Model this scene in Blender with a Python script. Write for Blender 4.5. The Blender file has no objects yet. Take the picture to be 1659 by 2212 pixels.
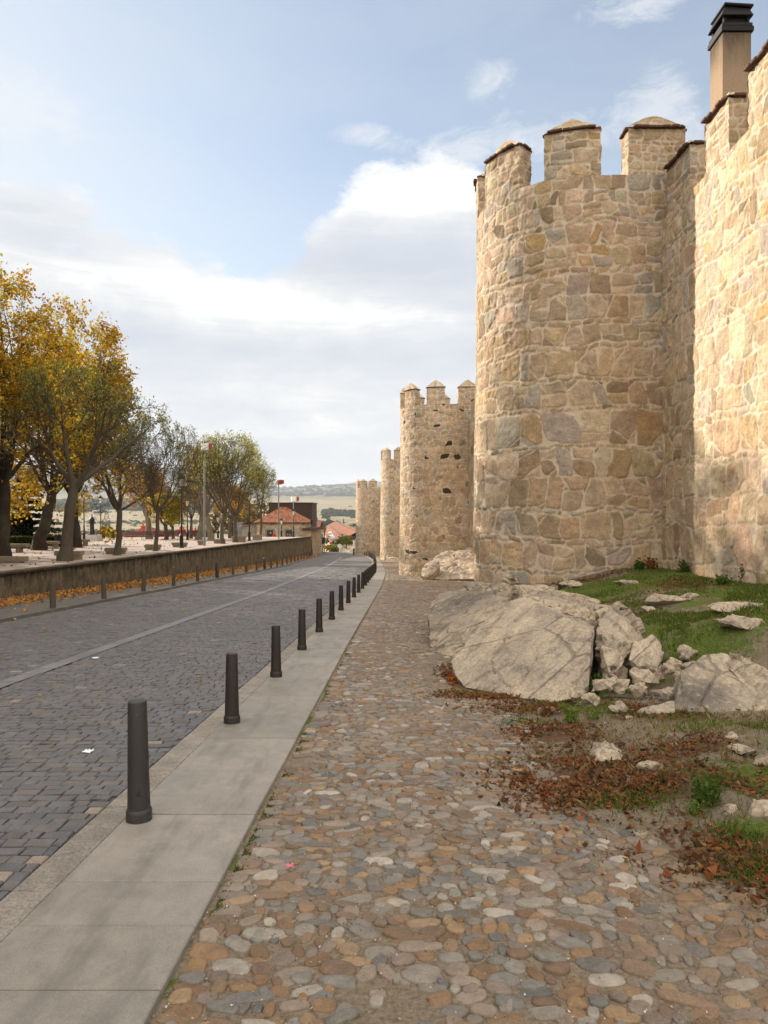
import bpy, bmesh, math, random
import numpy as np
from mathutils import Vector, Matrix, noise as mnoise
from math import sin, cos, pi, radians

SC = bpy.context.scene
COL = SC.collection
F_ = 1534.0            # focal length in the unit of the 1659x2212 survey of the view
EYE = 1.7
rng = np.random.default_rng(7)
random.seed(11)

def P(px, py, d):
    return Vector(((px-829.5)/F_*d, d, EYE+(1106-py)/F_*d))
def X(px, d):
    return (px-829.5)/F_*d

# ------------------------------------------------------------------ numpy noise
def _h(ix, iy, iz, s):
    n = (ix.astype(np.int64)*374761393 + iy.astype(np.int64)*668265263 + iz.astype(np.int64)*2147483647 + s*1274126177) & 0xffffffff
    n = ((n ^ (n >> 13))*1274126177) & 0xffffffff
    n = ((n ^ (n >> 16))*2246822519) & 0xffffffff
    return ((n ^ (n >> 15)) & 0xffffff)/float(0xffffff)
def vn(x, y, z=None, s=0):
    x = np.asarray(x, float); y = np.asarray(y, float)
    z = np.zeros_like(x) if z is None else np.asarray(z, float)
    ix, iy, iz = np.floor(x), np.floor(y), np.floor(z)
    fx, fy, fz = x-ix, y-iy, z-iz
    fx, fy, fz = [f*f*(3-2*f) for f in (fx, fy, fz)]
    r = 0
    for dx in (0, 1):
        for dy in (0, 1):
            for dz in (0, 1):
                w = (fx if dx else 1-fx)*(fy if dy else 1-fy)*(fz if dz else 1-fz)
                r = r + w*_h(ix+dx, iy+dy, iz+dz, s)
    return r*2-1
def fbm(x, y, z=None, s=0, o=4):
    r = 0; a = 1; t = 0
    for k in range(o):
        f = 2.03**k
        r = r + a*vn(x*f, y*f, None if z is None else z*f, s+k*17); t += a; a *= .5
    return r/t
def sst(a, b, x):
    t = np.clip((np.asarray(x, float)-a)/(b-a), 0, 1)
    return t*t*(3-2*t)

# ------------------------------------------------------------------ materials
class NB:
    def __init__(s, name):
        s.m = bpy.data.materials.new(name); s.m.use_nodes = True
        s.t = s.m.node_tree; s.t.nodes.clear()
        s.out = s.n('ShaderNodeOutputMaterial')
    def n(s, typ, **kw):
        nd = s.t.nodes.new(typ)
        for k, v in kw.items():
            if k.startswith('i_'):
                key = k[2:]
                key = int(key) if key.isdigit() else key.replace('_', ' ')
                sock = nd.inputs[key]
                if hasattr(v, 'is_output') or isinstance(v, bpy.types.NodeSocket): s.t.links.new(v, sock)
                else: sock.default_value = v
            else: setattr(nd, k, v)
        return nd
    def l(s, a, b): s.t.links.new(a, b)
    def attr(s, name): return s.n('ShaderNodeAttribute', attribute_name=name)
    def obj(s): return s.n('ShaderNodeTexCoord').outputs['Object']
    def geo(s): return s.n('ShaderNodeNewGeometry').outputs['Position']
    def mapping(s, v, scale=(1, 1, 1), rot=(0, 0, 0)):
        return s.n('ShaderNodeMapping', i_Vector=v, i_Scale=scale, i_Rotation=rot).outputs[0]
    def noise(s, v, sc, det=4, rough=.55, dist=0):
        return s.n('ShaderNodeTexNoise', i_Vector=v, i_Scale=sc, i_Detail=det, i_Roughness=rough, i_Distortion=dist).outputs[0]
    def ramp(s, f, stops):
        r = s.n('ShaderNodeValToRGB'); s.l(f, r.inputs[0]); e = r.color_ramp.elements
        while len(e) < len(stops): e.new(.5)
        for el, (p, c) in zip(e, stops):
            el.position = p; el.color = (c, c, c, 1) if isinstance(c, (int, float)) else (*c, 1)
        return r.outputs[0]
    def mix(s, f, a, b, mode='MIX'):
        n = s.n('ShaderNodeMix', data_type='RGBA', blend_type=mode)
        for sock, v in ((n.inputs[0], f), (n.inputs[6], a), (n.inputs[7], b)):
            if isinstance(v, bpy.types.NodeSocket): s.l(v, sock)
            elif isinstance(v, (int, float)): sock.default_value = v if sock.type == 'VALUE' else (v, v, v, 1)
            else: sock.default_value = (*v, 1)
        return n.outputs[2]
    def math(s, op, a, b=0., c=0., clamp=False):
        n = s.n('ShaderNodeMath', operation=op, use_clamp=clamp)
        for i, v in enumerate((a, b, c)):
            if isinstance(v, bpy.types.NodeSocket): s.l(v, n.inputs[i])
            else: n.inputs[i].default_value = v
        return n.outputs[0]
    def bump(s, h, st=.5, dist=.02, nrm=None):
        b = s.n('ShaderNodeBump', i_Strength=st, i_Distance=dist); s.l(h, b.inputs['Height'])
        if nrm: s.l(nrm, b.inputs['Normal'])
        return b.outputs[0]
    def pbr(s, col, rough=.8, nrm=None, spec=.3, metal=0.):
        b = s.n('ShaderNodeBsdfPrincipled')
        for k, v in (('Base Color', col), ('Roughness', rough), ('Specular IOR Level', spec), ('Metallic', metal)):
            if isinstance(v, bpy.types.NodeSocket): s.l(v, b.inputs[k])
            elif k == 'Base Color': b.inputs[k].default_value = (*v, 1)
            else: b.inputs[k].default_value = v
        if nrm: s.l(nrm, b.inputs['Normal'])
        s.l(b.outputs[0], s.out.inputs[0]); return b

M = {}
def simple(name, col, rough=.7, var=.15, sc=6., bump=.2, spec=.3, metal=0., bdist=.01):
    b = NB(name); o = b.obj()
    n = b.noise(o, sc, 5, .6)
    c = b.mix(n, tuple(x*(1-var) for x in col), tuple(min(1, x*(1+var)) for x in col))
    b.pbr(c, rough, b.bump(b.noise(o, sc*6, 4), bump, bdist), spec, metal); M[name] = b.m; return b.m

def mat_masonry(name='masonry', mortar=(.62, .525, .405), stain=.25):
    b = NB(name); g = b.geo()
    col = b.attr('Col').outputs['Color']; e = b.attr('edge').outputs['Fac']
    n1 = b.noise(g, 3.5, 6, .65); n2 = b.noise(g, 22, 5, .7); n3 = b.noise(g, .55, 4, .6)
    nw = b.noise(g, 14, 4, .65)
    ew = b.math('ADD', e, b.math('MULTIPLY', b.math('SUBTRACT', nw, .5), .03))
    mask = b.ramp(b.math('MULTIPLY', ew, 10, clamp=True), [(.07, 0.), (.22, 1.)])
    st = b.mix(1, col, b.ramp(n1, [(.25, .70), (.5, .98), (.75, 1.28)]), 'MULTIPLY')
    st = b.mix(1, st, b.ramp(n2, [(.3, .74), (.5, 1.), (.7, 1.2)]), 'MULTIPLY')
    mo = b.mix(n2, tuple(c*.82 for c in mortar), tuple(c*1.1 for c in mortar))
    c = b.mix(mask, mo, st)
    c = b.mix(b.ramp(n3, [(.35, 0.), (.75, stain)]), c, b.mix(1, c, (.72, .74, .74), 'MULTIPLY'))
    n6 = b.noise(g, .38, 5, .62)
    c = b.mix(b.ramp(n6, [(.48, 0.), (.72, .6)]), c, b.mix(1, c, (.80, .70, .56), 'MULTIPLY'))
    n7 = b.noise(b.mapping(g, (1.6, 1.6, .25)), 1.1, 5, .6)
    c = b.mix(b.ramp(n7, [(.56, 0.), (.70, .38)]), c, b.mix(1, c, (.62, .60, .56), 'MULTIPLY'))
    hb = b.math('ADD', b.math('MULTIPLY', n2, .8), b.math('MULTIPLY', b.noise(g, 70, 3), .5))
    nr = b.bump(b.math('ADD', hb, b.math('MULTIPLY', n1, 1.2)), .75, .03)
    b.pbr(c, .93, nr, .12); M[name] = b.m

def mat_cobble():
    b = NB('cobble'); g = b.geo(); col = b.attr('Col').outputs['Color']
    n1 = b.noise(g, 16, 6, .65); n2 = b.noise(g, 90, 5, .7); n3 = b.noise(g, 1.1, 3, .5)
    c = b.mix(1, col, b.ramp(n1, [(.25, .62), (.5, .97), (.75, 1.35)]), 'MULTIPLY')
    c = b.mix(1, c, b.ramp(n2, [(.3, .75), (.7, 1.2)]), 'MULTIPLY')
    c = b.mix(b.ramp(b.math('ADD', n3, b.math('MULTIPLY', b.math('SUBTRACT', n2, .5), .5)), [(.46, .03), (.78, .66)]), c, (.225, .178, .128))
    rough = b.ramp(n1, [(.3, .42), (.7, .75)])
    b.pbr(c, rough, b.bump(b.math('ADD', n2, n1), .45, .006), .35); M['cobble'] = b.m

def mat_setts():
    b = NB('setts'); g = b.geo(); col = b.attr('Col').outputs['Color']
    n1 = b.noise(g, 9, 6, .65); n2 = b.noise(g, 75, 5, .7); n3 = b.noise(g, .45, 5, .6)
    c = b.mix(1, col, b.ramp(n1, [(.25, .7), (.75, 1.3)]), 'MULTIPLY')
    c = b.mix(1, c, b.ramp(n2, [(.3, .7), (.7, 1.3)]), 'MULTIPLY')
    c = b.mix(b.ramp(n3, [(.48, 0.), (.72, .38)]), c, (.175, .155, .135))
    b.pbr(c, b.ramp(n1, [(.3, .5), (.7, .8)]), b.bump(b.math('ADD', n2, n1), .5, .008), .3); M['setts'] = b.m

def mat_road_bed():
    b = NB('road_bed'); g = b.geo(); n = b.noise(g, 30, 5, .7); n3 = b.noise(g, .5, 4, .6)
    c = b.mix(n, (.075, .07, .065), (.14, .13, .12))
    br = b.n('ShaderNodeTexBrick', i_Vector=g, i_Scale=1.0, i_Mortar_Size=.012, i_Brick_Width=.26, i_Row_Height=.16)
    br.inputs['Color1'].default_value = (.13, .128, .135, 1); br.inputs['Color2'].default_value = (.10, .10, .108, 1); br.inputs['Mortar'].default_value = (.07, .068, .066, 1)
    far = b.ramp(b.math('MULTIPLY', b.n('ShaderNodeSeparateXYZ', i_Vector=g).outputs[1], .01), [(.60, 0.), (.62, 1.)])
    c = b.mix(far, c, b.mix(b.math('MULTIPLY', n3, .6), br.outputs[0], (.15, .14, .13)))
    b.pbr(c, .85, b.bump(n, .4, .01), .2); M['road_bed'] = b.m

def mat_slab(name='slab', col=(.255, .235, .205)):
    b = NB(name); g = b.geo(); a = b.attr('Col').outputs['Color']
    n1 = b.noise(g, 1.6, 6, .62, .6); n2 = b.noise(g, 130, 3, .7); n3 = b.noise(g, 7, 5, .65); n4 = b.noise(b.mapping(g, (3., .7, 1)), 2.2, 4, .6)
    c = b.mix(1, b.mix(n1, tuple(x*.62 for x in col), tuple(x*1.28 for x in col)), a, 'MULTIPLY')
    c = b.mix(1, c, b.ramp(n2, [(.3, .80), (.7, 1.18)]), 'MULTIPLY')
    c = b.mix(1, c, b.ramp(n3, [(.3, .88), (.7, 1.1)]), 'MULTIPLY')
    c = b.mix(b.ramp(n4, [(.50, 0.), (.70, .62)]), c, (.135, .122, .105))
    c = b.mix(b.ramp(b.noise(g, 2.7, 6, .7), [(.54, 0.), (.70, .4)]), c, (.34, .315, .27))
    v = b.n('ShaderNodeTexVoronoi', i_Vector=g, i_Scale=5.5, i_Randomness=1.).outputs[0]
    spot = b.math('MULTIPLY', b.ramp(v, [(.05, 1.), (.085, 0.)]), b.ramp(n3, [(.50, 0.), (.56, 1.)]))
    c = b.mix(b.math('MULTIPLY', spot, .55), c, (.085, .085, .095))
    b.pbr(c, b.ramp(n1, [(.3, .48), (.7, .7)]), b.bump(n2, .18, .003), .3); M[name] = b.m

def mat_curb():
    b = NB('curb'); g = b.geo(); a = b.attr('Col').outputs['Color']
    n2 = b.noise(g, 60, 4, .8); n1 = b.noise(g, 5, 5, .6)
    c = b.mix(1, b.ramp(n2, [(.3, (.11, .10, .09)), (.5, (.24, .215, .185)), (.7, (.34, .31, .27))]), a, 'MULTIPLY')
    c = b.mix(1, c, b.ramp(n1, [(.3, .75), (.7, 1.15)]), 'MULTIPLY')
    b.pbr(c, .8, b.bump(n2, .7, .008), .25); M['curb'] = b.m

def mat_rock():
    b = NB('rock'); o = b.geo(); g = b.mapping(o, (1, 1, 1), (.1, .62, .2))
    n1 = b.noise(g, 1.3, 7, .65, .5); n2 = b.noise(g, 28, 6, .72); n3 = b.noise(o, 2.1, 6, .7, .3); n4 = b.noise(b.mapping(g, (1, 1, 7)), 2.2, 6, .65, .4)
    n5 = b.noise(o, 9, 6, .75)
    c = b.ramp(n1, [(.28, (.27, .225, .18)), (.45, (.37, .31, .24)), (.6, (.47, .385, .28)), (.75, (.40, .35, .29))])
    c = b.mix(1, c, b.ramp(n2, [(.28, .60), (.5, 1.), (.72, 1.32)]), 'MULTIPLY')
    c = b.mix(b.ramp(b.noise(o, 70, 4, .8), [(.60, 0.), (.70, .5)]), c, (.10, .09, .08))
    c = b.mix(1, c, b.ramp(n4, [(.36, .66), (.46, 1.), (.7, 1.08)]), 'MULTIPLY')
    lic = b.math('MULTIPLY', b.ramp(n3, [(.53, 0.), (.60, 1.)]), b.ramp(n5, [(.42, 0.), (.55, 1.)]))
    at = b.attr('lichen').outputs['Fac']
    lic = b.math('MAXIMUM', b.math('MULTIPLY', lic, .6), b.math('MULTIPLY', at, b.ramp(n5, [(.33, 0.), (.5, 1.)])))
    c = b.mix(b.math('MULTIPLY', lic, .8), c, (.085, .08, .072))
    v = b.n('ShaderNodeTexVoronoi', i_Vector=b.mapping(g, (.5, .9, 1.5)), i_Scale=.8, feature='DISTANCE_TO_EDGE')
    crack = b.ramp(b.math('ADD', v.outputs[0], b.math('MULTIPLY', b.math('SUBTRACT', n5, .5), .07)), [(.002, 0.), (.014, 1.)])
    c = b.mix(b.math('ADD', b.math('MULTIPLY', crack, .45), .55), (.10, .085, .065), c)
    h = b.math('ADD', b.math('ADD', b.math('MULTIPLY', n2, .5), b.math('MULTIPLY', n4, 1.1)), b.math('MULTIPLY', crack, .6))
    b.pbr(c, .92, b.bump(h, .85, .035), .12); M['rock'] = b.m

def mat_ground():
    b = NB('dirt_grass'); g = b.geo(); ga = b.attr('grass').outputs['Fac']; pa = b.attr('path').outputs['Fac']; lf = b.attr('litter').outputs['Fac']
    n1 = b.noise(g, 3, 6, .65); n2 = b.noise(g, 40, 6, .75); n3 = b.noise(g, 11, 6, .7)
    dirt = b.ramp(n2, [(.28, (.115, .085, .06)), (.5, (.225, .18, .13)), (.72, (.32, .27, .205))])
    dirt = b.mix(1, dirt, b.ramp(n1, [(.3, .75), (.7, 1.1)]), 'MULTIPLY')
    bed = b.ramp(n2, [(.28, (.105, .08, .055)), (.5, (.215, .172, .122)), (.74, (.32, .268, .205))])
    gr = b.ramp(n2, [(.28, (.035, .048, .012)), (.5, (.085, .118, .024)), (.75, (.16, .185, .045))])
    gm = b.math('ADD', ga, b.math('MULTIPLY', b.math('SUBTRACT', n3, .5), 1.1))
    gm = b.math('ADD', gm, b.math('MULTIPLY', b.math('SUBTRACT', n1, .5), .8))
    gm = b.ramp(gm, [(.40, 0.), (.68, 1.)])
    dirt = b.mix(b.ramp(b.noise(g, 6, 6, .75), [(.46, 0.), (.62, .7)]), dirt, (.12, .095, .05))
    dirt = b.mix(b.ramp(b.noise(g, 120, 4, .8), [(.60, 0.), (.72, .55)]), dirt, (.40, .36, .29))
    c = b.mix(pa, dirt, bed)
    c = b.mix(gm, c, gr)
    lm = b.ramp(b.math('ADD', lf, b.math('MULTIPLY', b.math('SUBTRACT', n3, .5), .9)), [(.42, 0.), (.6, .8)])
    c = b.mix(lm, c, b.ramp(n2, [(.3, (.045, .022, .012)), (.7, (.15, .07, .035))]))
    b.pbr(c, .95, b.bump(b.math('ADD', n2, n3), .8, .02), .1); M['dirt_grass'] = b.m

def mat_leaf(name, trans=.35, rough=.6):
    b = NB(name); c = b.attr('Col').outputs['Color']
    d = b.n('ShaderNodeBsdfDiffuse', i_Color=c, i_Roughness=.5); t = b.n('ShaderNodeBsdfTranslucent', i_Color=c)
    mx = b.n('ShaderNodeMixShader', i_Fac=trans); b.l(d.outputs[0], mx.inputs[1]); b.l(t.outputs[0], mx.inputs[2])
    b.l(mx.outputs[0], b.out.inputs[0]); M[name] = b.m

def mat_bark(name='bark', col=(.105, .083, .063)):
    b = NB(name); o = b.geo()
    n1 = b.noise(b.mapping(o, (1, 1, .25)), 14, 5, .7); n2 = b.noise(o, 1.2, 4, .6)
    c = b.mix(n1, tuple(x*.55 for x in col), tuple(x*1.45 for x in col))
    c = b.mix(b.ramp(n2, [(.45, 0.), (.7, .5)]), c, (.10, .105, .07))
    b.pbr(c, .95, b.bump(n1, .8, .03), .1); M[name] = b.m

def mat_parapet():
    b = NB('parapet_stone'); g = b.geo(); z = b.attr('hz').outputs['Fac']
    n1 = b.noise(b.mapping(g, (1, 1, .5)), 2.6, 7, .72, .4); n2 = b.noise(g, 26, 6, .75); n3 = b.noise(b.mapping(g, (1, 1, .16)), 4.5, 6, .7)
    c = b.ramp(n1, [(.3, (.055, .044, .028)), (.5, (.125, .10, .064)), (.68, (.20, .165, .11))])
    c = b.mix(1, c, b.ramp(n2, [(.3, .6), (.7, 1.3)]), 'MULTIPLY')
    dk = b.math('ADD', z, b.math('MULTIPLY', b.math('SUBTRACT', n3, .5), 1.5))
    c = b.mix(b.ramp(dk, [(.58, 0.), (.86, .88)]), c, (.032, .028, .021))
    c = b.mix(b.ramp(b.noise(g, 6, 6, .7), [(.57, 0.), (.66, .45)]), c, (.27, .25, .20))
    b.pbr(c, .95, b.bump(b.math('ADD', n2, n1), .9, .03), .1); M['parapet_stone'] = b.m

def mat_land():
    b = NB('dry_land'); g = b.geo(); 
    n1 = b.noise(b.mapping(g, (1, 2.2, 1)), .006, 8, .68); n2 = b.noise(g, .06, 7, .7); n3 = b.noise(b.mapping(g, (.6, 2.5, 1)), .0018, 5, .6)
    c = b.ramp(n1, [(.3, (.09, .085, .05)), (.44, (.21, .18, .112)), (.55, (.30, .25, .162)), (.70, (.19, .175, .105))])
    c = b.mix(1, c, b.ramp(n2, [(.3, .68), (.55, 1.05), (.75, 1.2)]), 'MULTIPLY')
    c = b.mix(b.ramp(n3, [(.5, 0.), (.62, .65)]), c, (.19, .18, .085))
    ht = b.n('ShaderNodeSeparateXYZ', i_Vector=g).outputs[2]
    wn = b.noise(b.mapping(g, (1, 1.6, 1)), .0075, 9, .74)
    wood = b.math('MULTIPLY', b.ramp(b.math('MULTIPLY', ht, .002), [(.12, 0.), (.26, 1.)]), b.ramp(wn, [(.40, .15), (.54, 1.)]))
    c = b.mix(b.math('MULTIPLY', wood, .92), c, (.035, .042, .036))
    b.pbr(c, 1., b.bump(n2, .3, .8), .05); M['dry_land'] = b.m

def mat_paving():
    b = NB('pink_paving'); g = b.geo()
    br = b.n('ShaderNodeTexBrick', i_Vector=g, i_Scale=1.0, i_Mortar_Size=.015, i_Brick_Width=.6, i_Row_Height=.6)
    br.inputs['Color1'].default_value = (.40, .325, .275, 1); br.inputs['Color2'].default_value = (.34, .285, .245, 1); br.inputs['Mortar'].default_value = (.28, .23, .2, 1)
    n = b.noise(g, 3, 6, .7); n2 = b.noise(g, .35, 5, .6)
    c = b.mix(1, br.outputs[0], b.ramp(n, [(.3, .8), (.7, 1.15)]), 'MULTIPLY')
    lf = b.attr('litter').outputs['Fac']
    c = b.mix(b.ramp(b.math('ADD', lf, b.math('SUBTRACT', n2, .5)), [(.45, 0.), (.6, 1.)]), c, b.ramp(b.noise(g, 14, 5, .7), [(.3, (.11, .065, .035)), (.5, (.24, .15, .07)), (.7, (.34, .22, .12))]))
    b.pbr(c, .85, b.bump(n, .3, .01), .2); M['pink_paving'] = b.m

def mat_tiles(name, c1, c2, sc=1.):
    b = NB(name); a = b.attr('Col').outputs['Color']; o = b.geo(); n = b.noise(o, 5*sc, 6, .7); n2 = b.noise(o, 1.1*sc, 5, .65)
    c = b.mix(1, b.mix(n, c1, c2), a, 'MULTIPLY'); c = b.mix(b.ramp(n2, [(.55, 0.), (.7, .55)]), c, (.16, .13, .09))
    b.pbr(c, .9, b.bump(n, .5, .03), .15); M[name] = b.m

mat_masonry(); mat_masonry('house_masonry', (.40, .345, .265), .2)
mat_cobble(); mat_setts(); mat_road_bed(); mat_slab(); mat_curb(); mat_rock(); mat_ground(); mat_parapet(); mat_land(); mat_paving()
mat_leaf('leaf', .45); mat_leaf('dry_leaf', .15); mat_leaf('grass_blade', .3); mat_leaf('conifer', .12)
mat_bark(); mat_bark('pale_bark', (.19, .155, .115)); mat_bark('dark_bark', (.048, .037, .029))
mat_tiles('roof_tile', (.24, .095, .055), (.44, .21, .13)); mat_tiles('far_tile', (.20, .075, .05), (.30, .13, .085), .12)
simple('brick_ledge', (.095, .05, .034), .9, .4, 9, .6)
simple('plaster', (.43, .33, .235), .9, .12, 2.2, .25)
simple('red_plaster', (.50, .08, .055), .85, .15, 2, .2)
simple('white_plaster', (.70, .66, .58), .9, .08, 1, .2)
simple('soot_metal', (.012, .011, .011), .65, .3, 8, .2, .3, .3)
simple('black_iron', (.018, .017, .017), .5, .3, 12, .2, .4, .2)
simple('galvanised', (.24, .245, .245), .5, .1, 9, .1, .5, .5)
simple('white_paint', (.76, .76, .74), .55, .06, 5, .05)
simple('rust_paint', (.26, .06, .025), .6, .2, 5, .1)
simple('maroon_wood', (.085, .038, .034), .6, .25, 12, .2)
simple('bench_stone', (.235, .195, .14), .92, .3, 7, .6)
simple('pale_stone', (.46, .43, .37), .9, .15, 6, .4)
simple('concrete_post', (.085, .07, .05), .9, .3, 14, .5)
simple('blue_paint', (.03, .05, .20), .5, .1)
simple('brown_cladding', (.062, .040, .029), .85, .3, 3, .3)
simple('boards', (.34, .30, .24), .85, .15, 3, .3)
simple('dark_frame', (.022, .028, .03), .5, .2)
simple('glass_dark', (.035, .042, .05), .12, .2, 3, 0., .6)
simple('lamp_glass', (.62, .58, .48), .25, .05, 3, 0., .5)
simple('paper', (.8, .8, .8), .8, .04, 20, .1)
simple('pink_paper', (.65, .16, .2), .7, .3, 30, .1)
simple('skin', (.45, .27, .19), .6, .05); simple('red_cloth', (.50, .02, .03), .85, .15, 20, .3); simple('dark_cloth', (.02, .02, .028), .85, .2, 20, .3); simple('hair', (.02, .014, .010), .6, .2)
simple('car_silver', (.42, .44, .47), .35, .05, 2, 0., .5, .3); simple('car_white', (.7, .7, .7), .35, .05, 2, 0., .5)

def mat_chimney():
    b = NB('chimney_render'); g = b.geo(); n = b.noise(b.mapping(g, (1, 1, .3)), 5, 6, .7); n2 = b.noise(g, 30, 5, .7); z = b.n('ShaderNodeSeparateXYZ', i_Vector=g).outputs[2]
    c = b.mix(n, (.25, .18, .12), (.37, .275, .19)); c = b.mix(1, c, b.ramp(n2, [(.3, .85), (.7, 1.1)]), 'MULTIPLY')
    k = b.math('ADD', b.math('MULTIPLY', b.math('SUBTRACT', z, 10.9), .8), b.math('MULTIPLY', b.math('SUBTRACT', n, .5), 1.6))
    c = b.mix(b.ramp(k, [(-.0, 0.), (.9, .8)]), c, (.04, .033, .028)); b.pbr(c, .92, b.bump(n2, .4, .01), .1); M['chimney_render'] = b.m  # soot towards the top, thickened to imitate shade on the camera-facing side
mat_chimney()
def mat_bollard(name, base, rust):
    b = NB(name); o = b.obj(); g = b.geo()
    n1 = b.noise(g, 9, 6, .7); n2 = b.noise(g, 45, 5, .7); n3 = b.noise(b.mapping(g, (1, 1, .12)), 18, 5, .7)
    c = b.mix(n1, tuple(x*.75 for x in base), tuple(x*1.3 for x in base))
    c = b.mix(b.ramp(n3, [(.5, 0.), (.7, .6)]), c, rust)
    c = b.mix(b.ramp(n1, [(.60, 0.), (.63, .9)]), c, (.010, .008, .007))
    c = b.mix(b.ramp(n2, [(.66, 0.), (.72, .5)]), c, (.16, .14, .12))
    b.pbr(c, b.ramp(n1, [(.3, .42), (.7, .6)]), b.bump(n2, .25, .004), .45); M[name] = b.m
mat_bollard('bollard_grey', (.030, .027, .024), (.030, .02, .014)); mat_bollard('bollard_brown', (.019, .0125, .009), (.028, .015, .009))

# ------------------------------------------------------------------ object helpers
def mesh_np(name, V, faces, mat, cols=None, floats=None, smooth=True, mi=None):
    me = bpy.data.meshes.new(name)
    V = np.asarray(V, np.float32).reshape(-1, 3)
    if isinstance(faces, np.ndarray): faces = [faces]
    faces = [np.asarray(f, np.int32) for f in faces if len(f)]
    me.vertices.add(len(V)); me.vertices.foreach_set('co', V.ravel())
    loops = np.concatenate([f.ravel() for f in faces]); tot = np.concatenate([np.full(len(f), f.shape[1], np.int32) for f in faces])
    me.loops.add(len(loops)); me.loops.foreach_set('vertex_index', loops)
    me.polygons.add(len(tot)); st = np.concatenate([[0], np.cumsum(tot)[:-1]]).astype(np.int32)
    me.polygons.foreach_set('loop_start', st); me.polygons.foreach_set('loop_total', tot)
    me.polygons.foreach_set('use_smooth', np.full(len(tot), smooth))
    for m in (mat if isinstance(mat, (list, tuple)) else [mat]): me.materials.append(M[m])
    if mi is not None: me.polygons.foreach_set('material_index', np.asarray(mi, np.int32))
    me.update(calc_edges=True)
    if cols is not None:
        a = me.attributes.new('Col', 'FLOAT_COLOR', 'POINT'); c = np.ones((len(V), 4), np.float32); c[:, :3] = cols; a.data.foreach_set('color', c.ravel())
    for k, v in (floats or {}).items():
        a = me.attributes.new(k, 'FLOAT', 'POINT'); a.data.foreach_set('value', np.broadcast_to(np.asarray(v, np.float32).ravel(), (len(V),)).copy())
    return me
def link(name, me, parent=None, loc=None):
    o = bpy.data.objects.new(name, me); COL.objects.link(o)
    if parent is not None: o.parent = parent
    if loc is not None: o.location = loc
    return o
def tag(o, label=None, cat=None, group=None, kind=None):
    if label: o['label'] = label
    if cat: o['category'] = cat
    if group: o['group'] = group
    if kind: o['kind'] = kind
    return o
def thing(name, loc, label, cat, group=None, rz=0):
    o = bpy.data.objects.new(name, None); COL.objects.link(o); o.location = loc; o.rotation_euler = (0, 0, rz)
    return tag(o, label, cat, group)
def dup(o, parent=None, loc=None, rz=None, label=None, scale=None):
    c = o.copy(); COL.objects.link(c)
    if parent is not None: c.parent = parent
    if loc is not None: c.location = loc
    if rz is not None: c.rotation_euler = (0, 0, rz)
    if label: c['label'] = label
    if scale: c.scale = scale
    for ch in KIDS.get(o.name, []): dup(ch, c)
    return c
KIDS = {}
def kid(name, me, parent, loc=None):
    o = link(name, me, parent, loc); KIDS.setdefault(parent.name, []).append(o); return o

def grid_faces(nu, nv, closed=False, off=0):
    i = np.arange(nu if closed else nu-1); j = np.arange(nv-1)
    I, J = np.meshgrid(i, j, indexing='ij'); I2 = (I+1) % nu
    return (np.stack([I*nv+J, I2*nv+J, I2*nv+J+1, I*nv+J+1], -1).reshape(-1, 4)+off).astype(np.int32)

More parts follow.
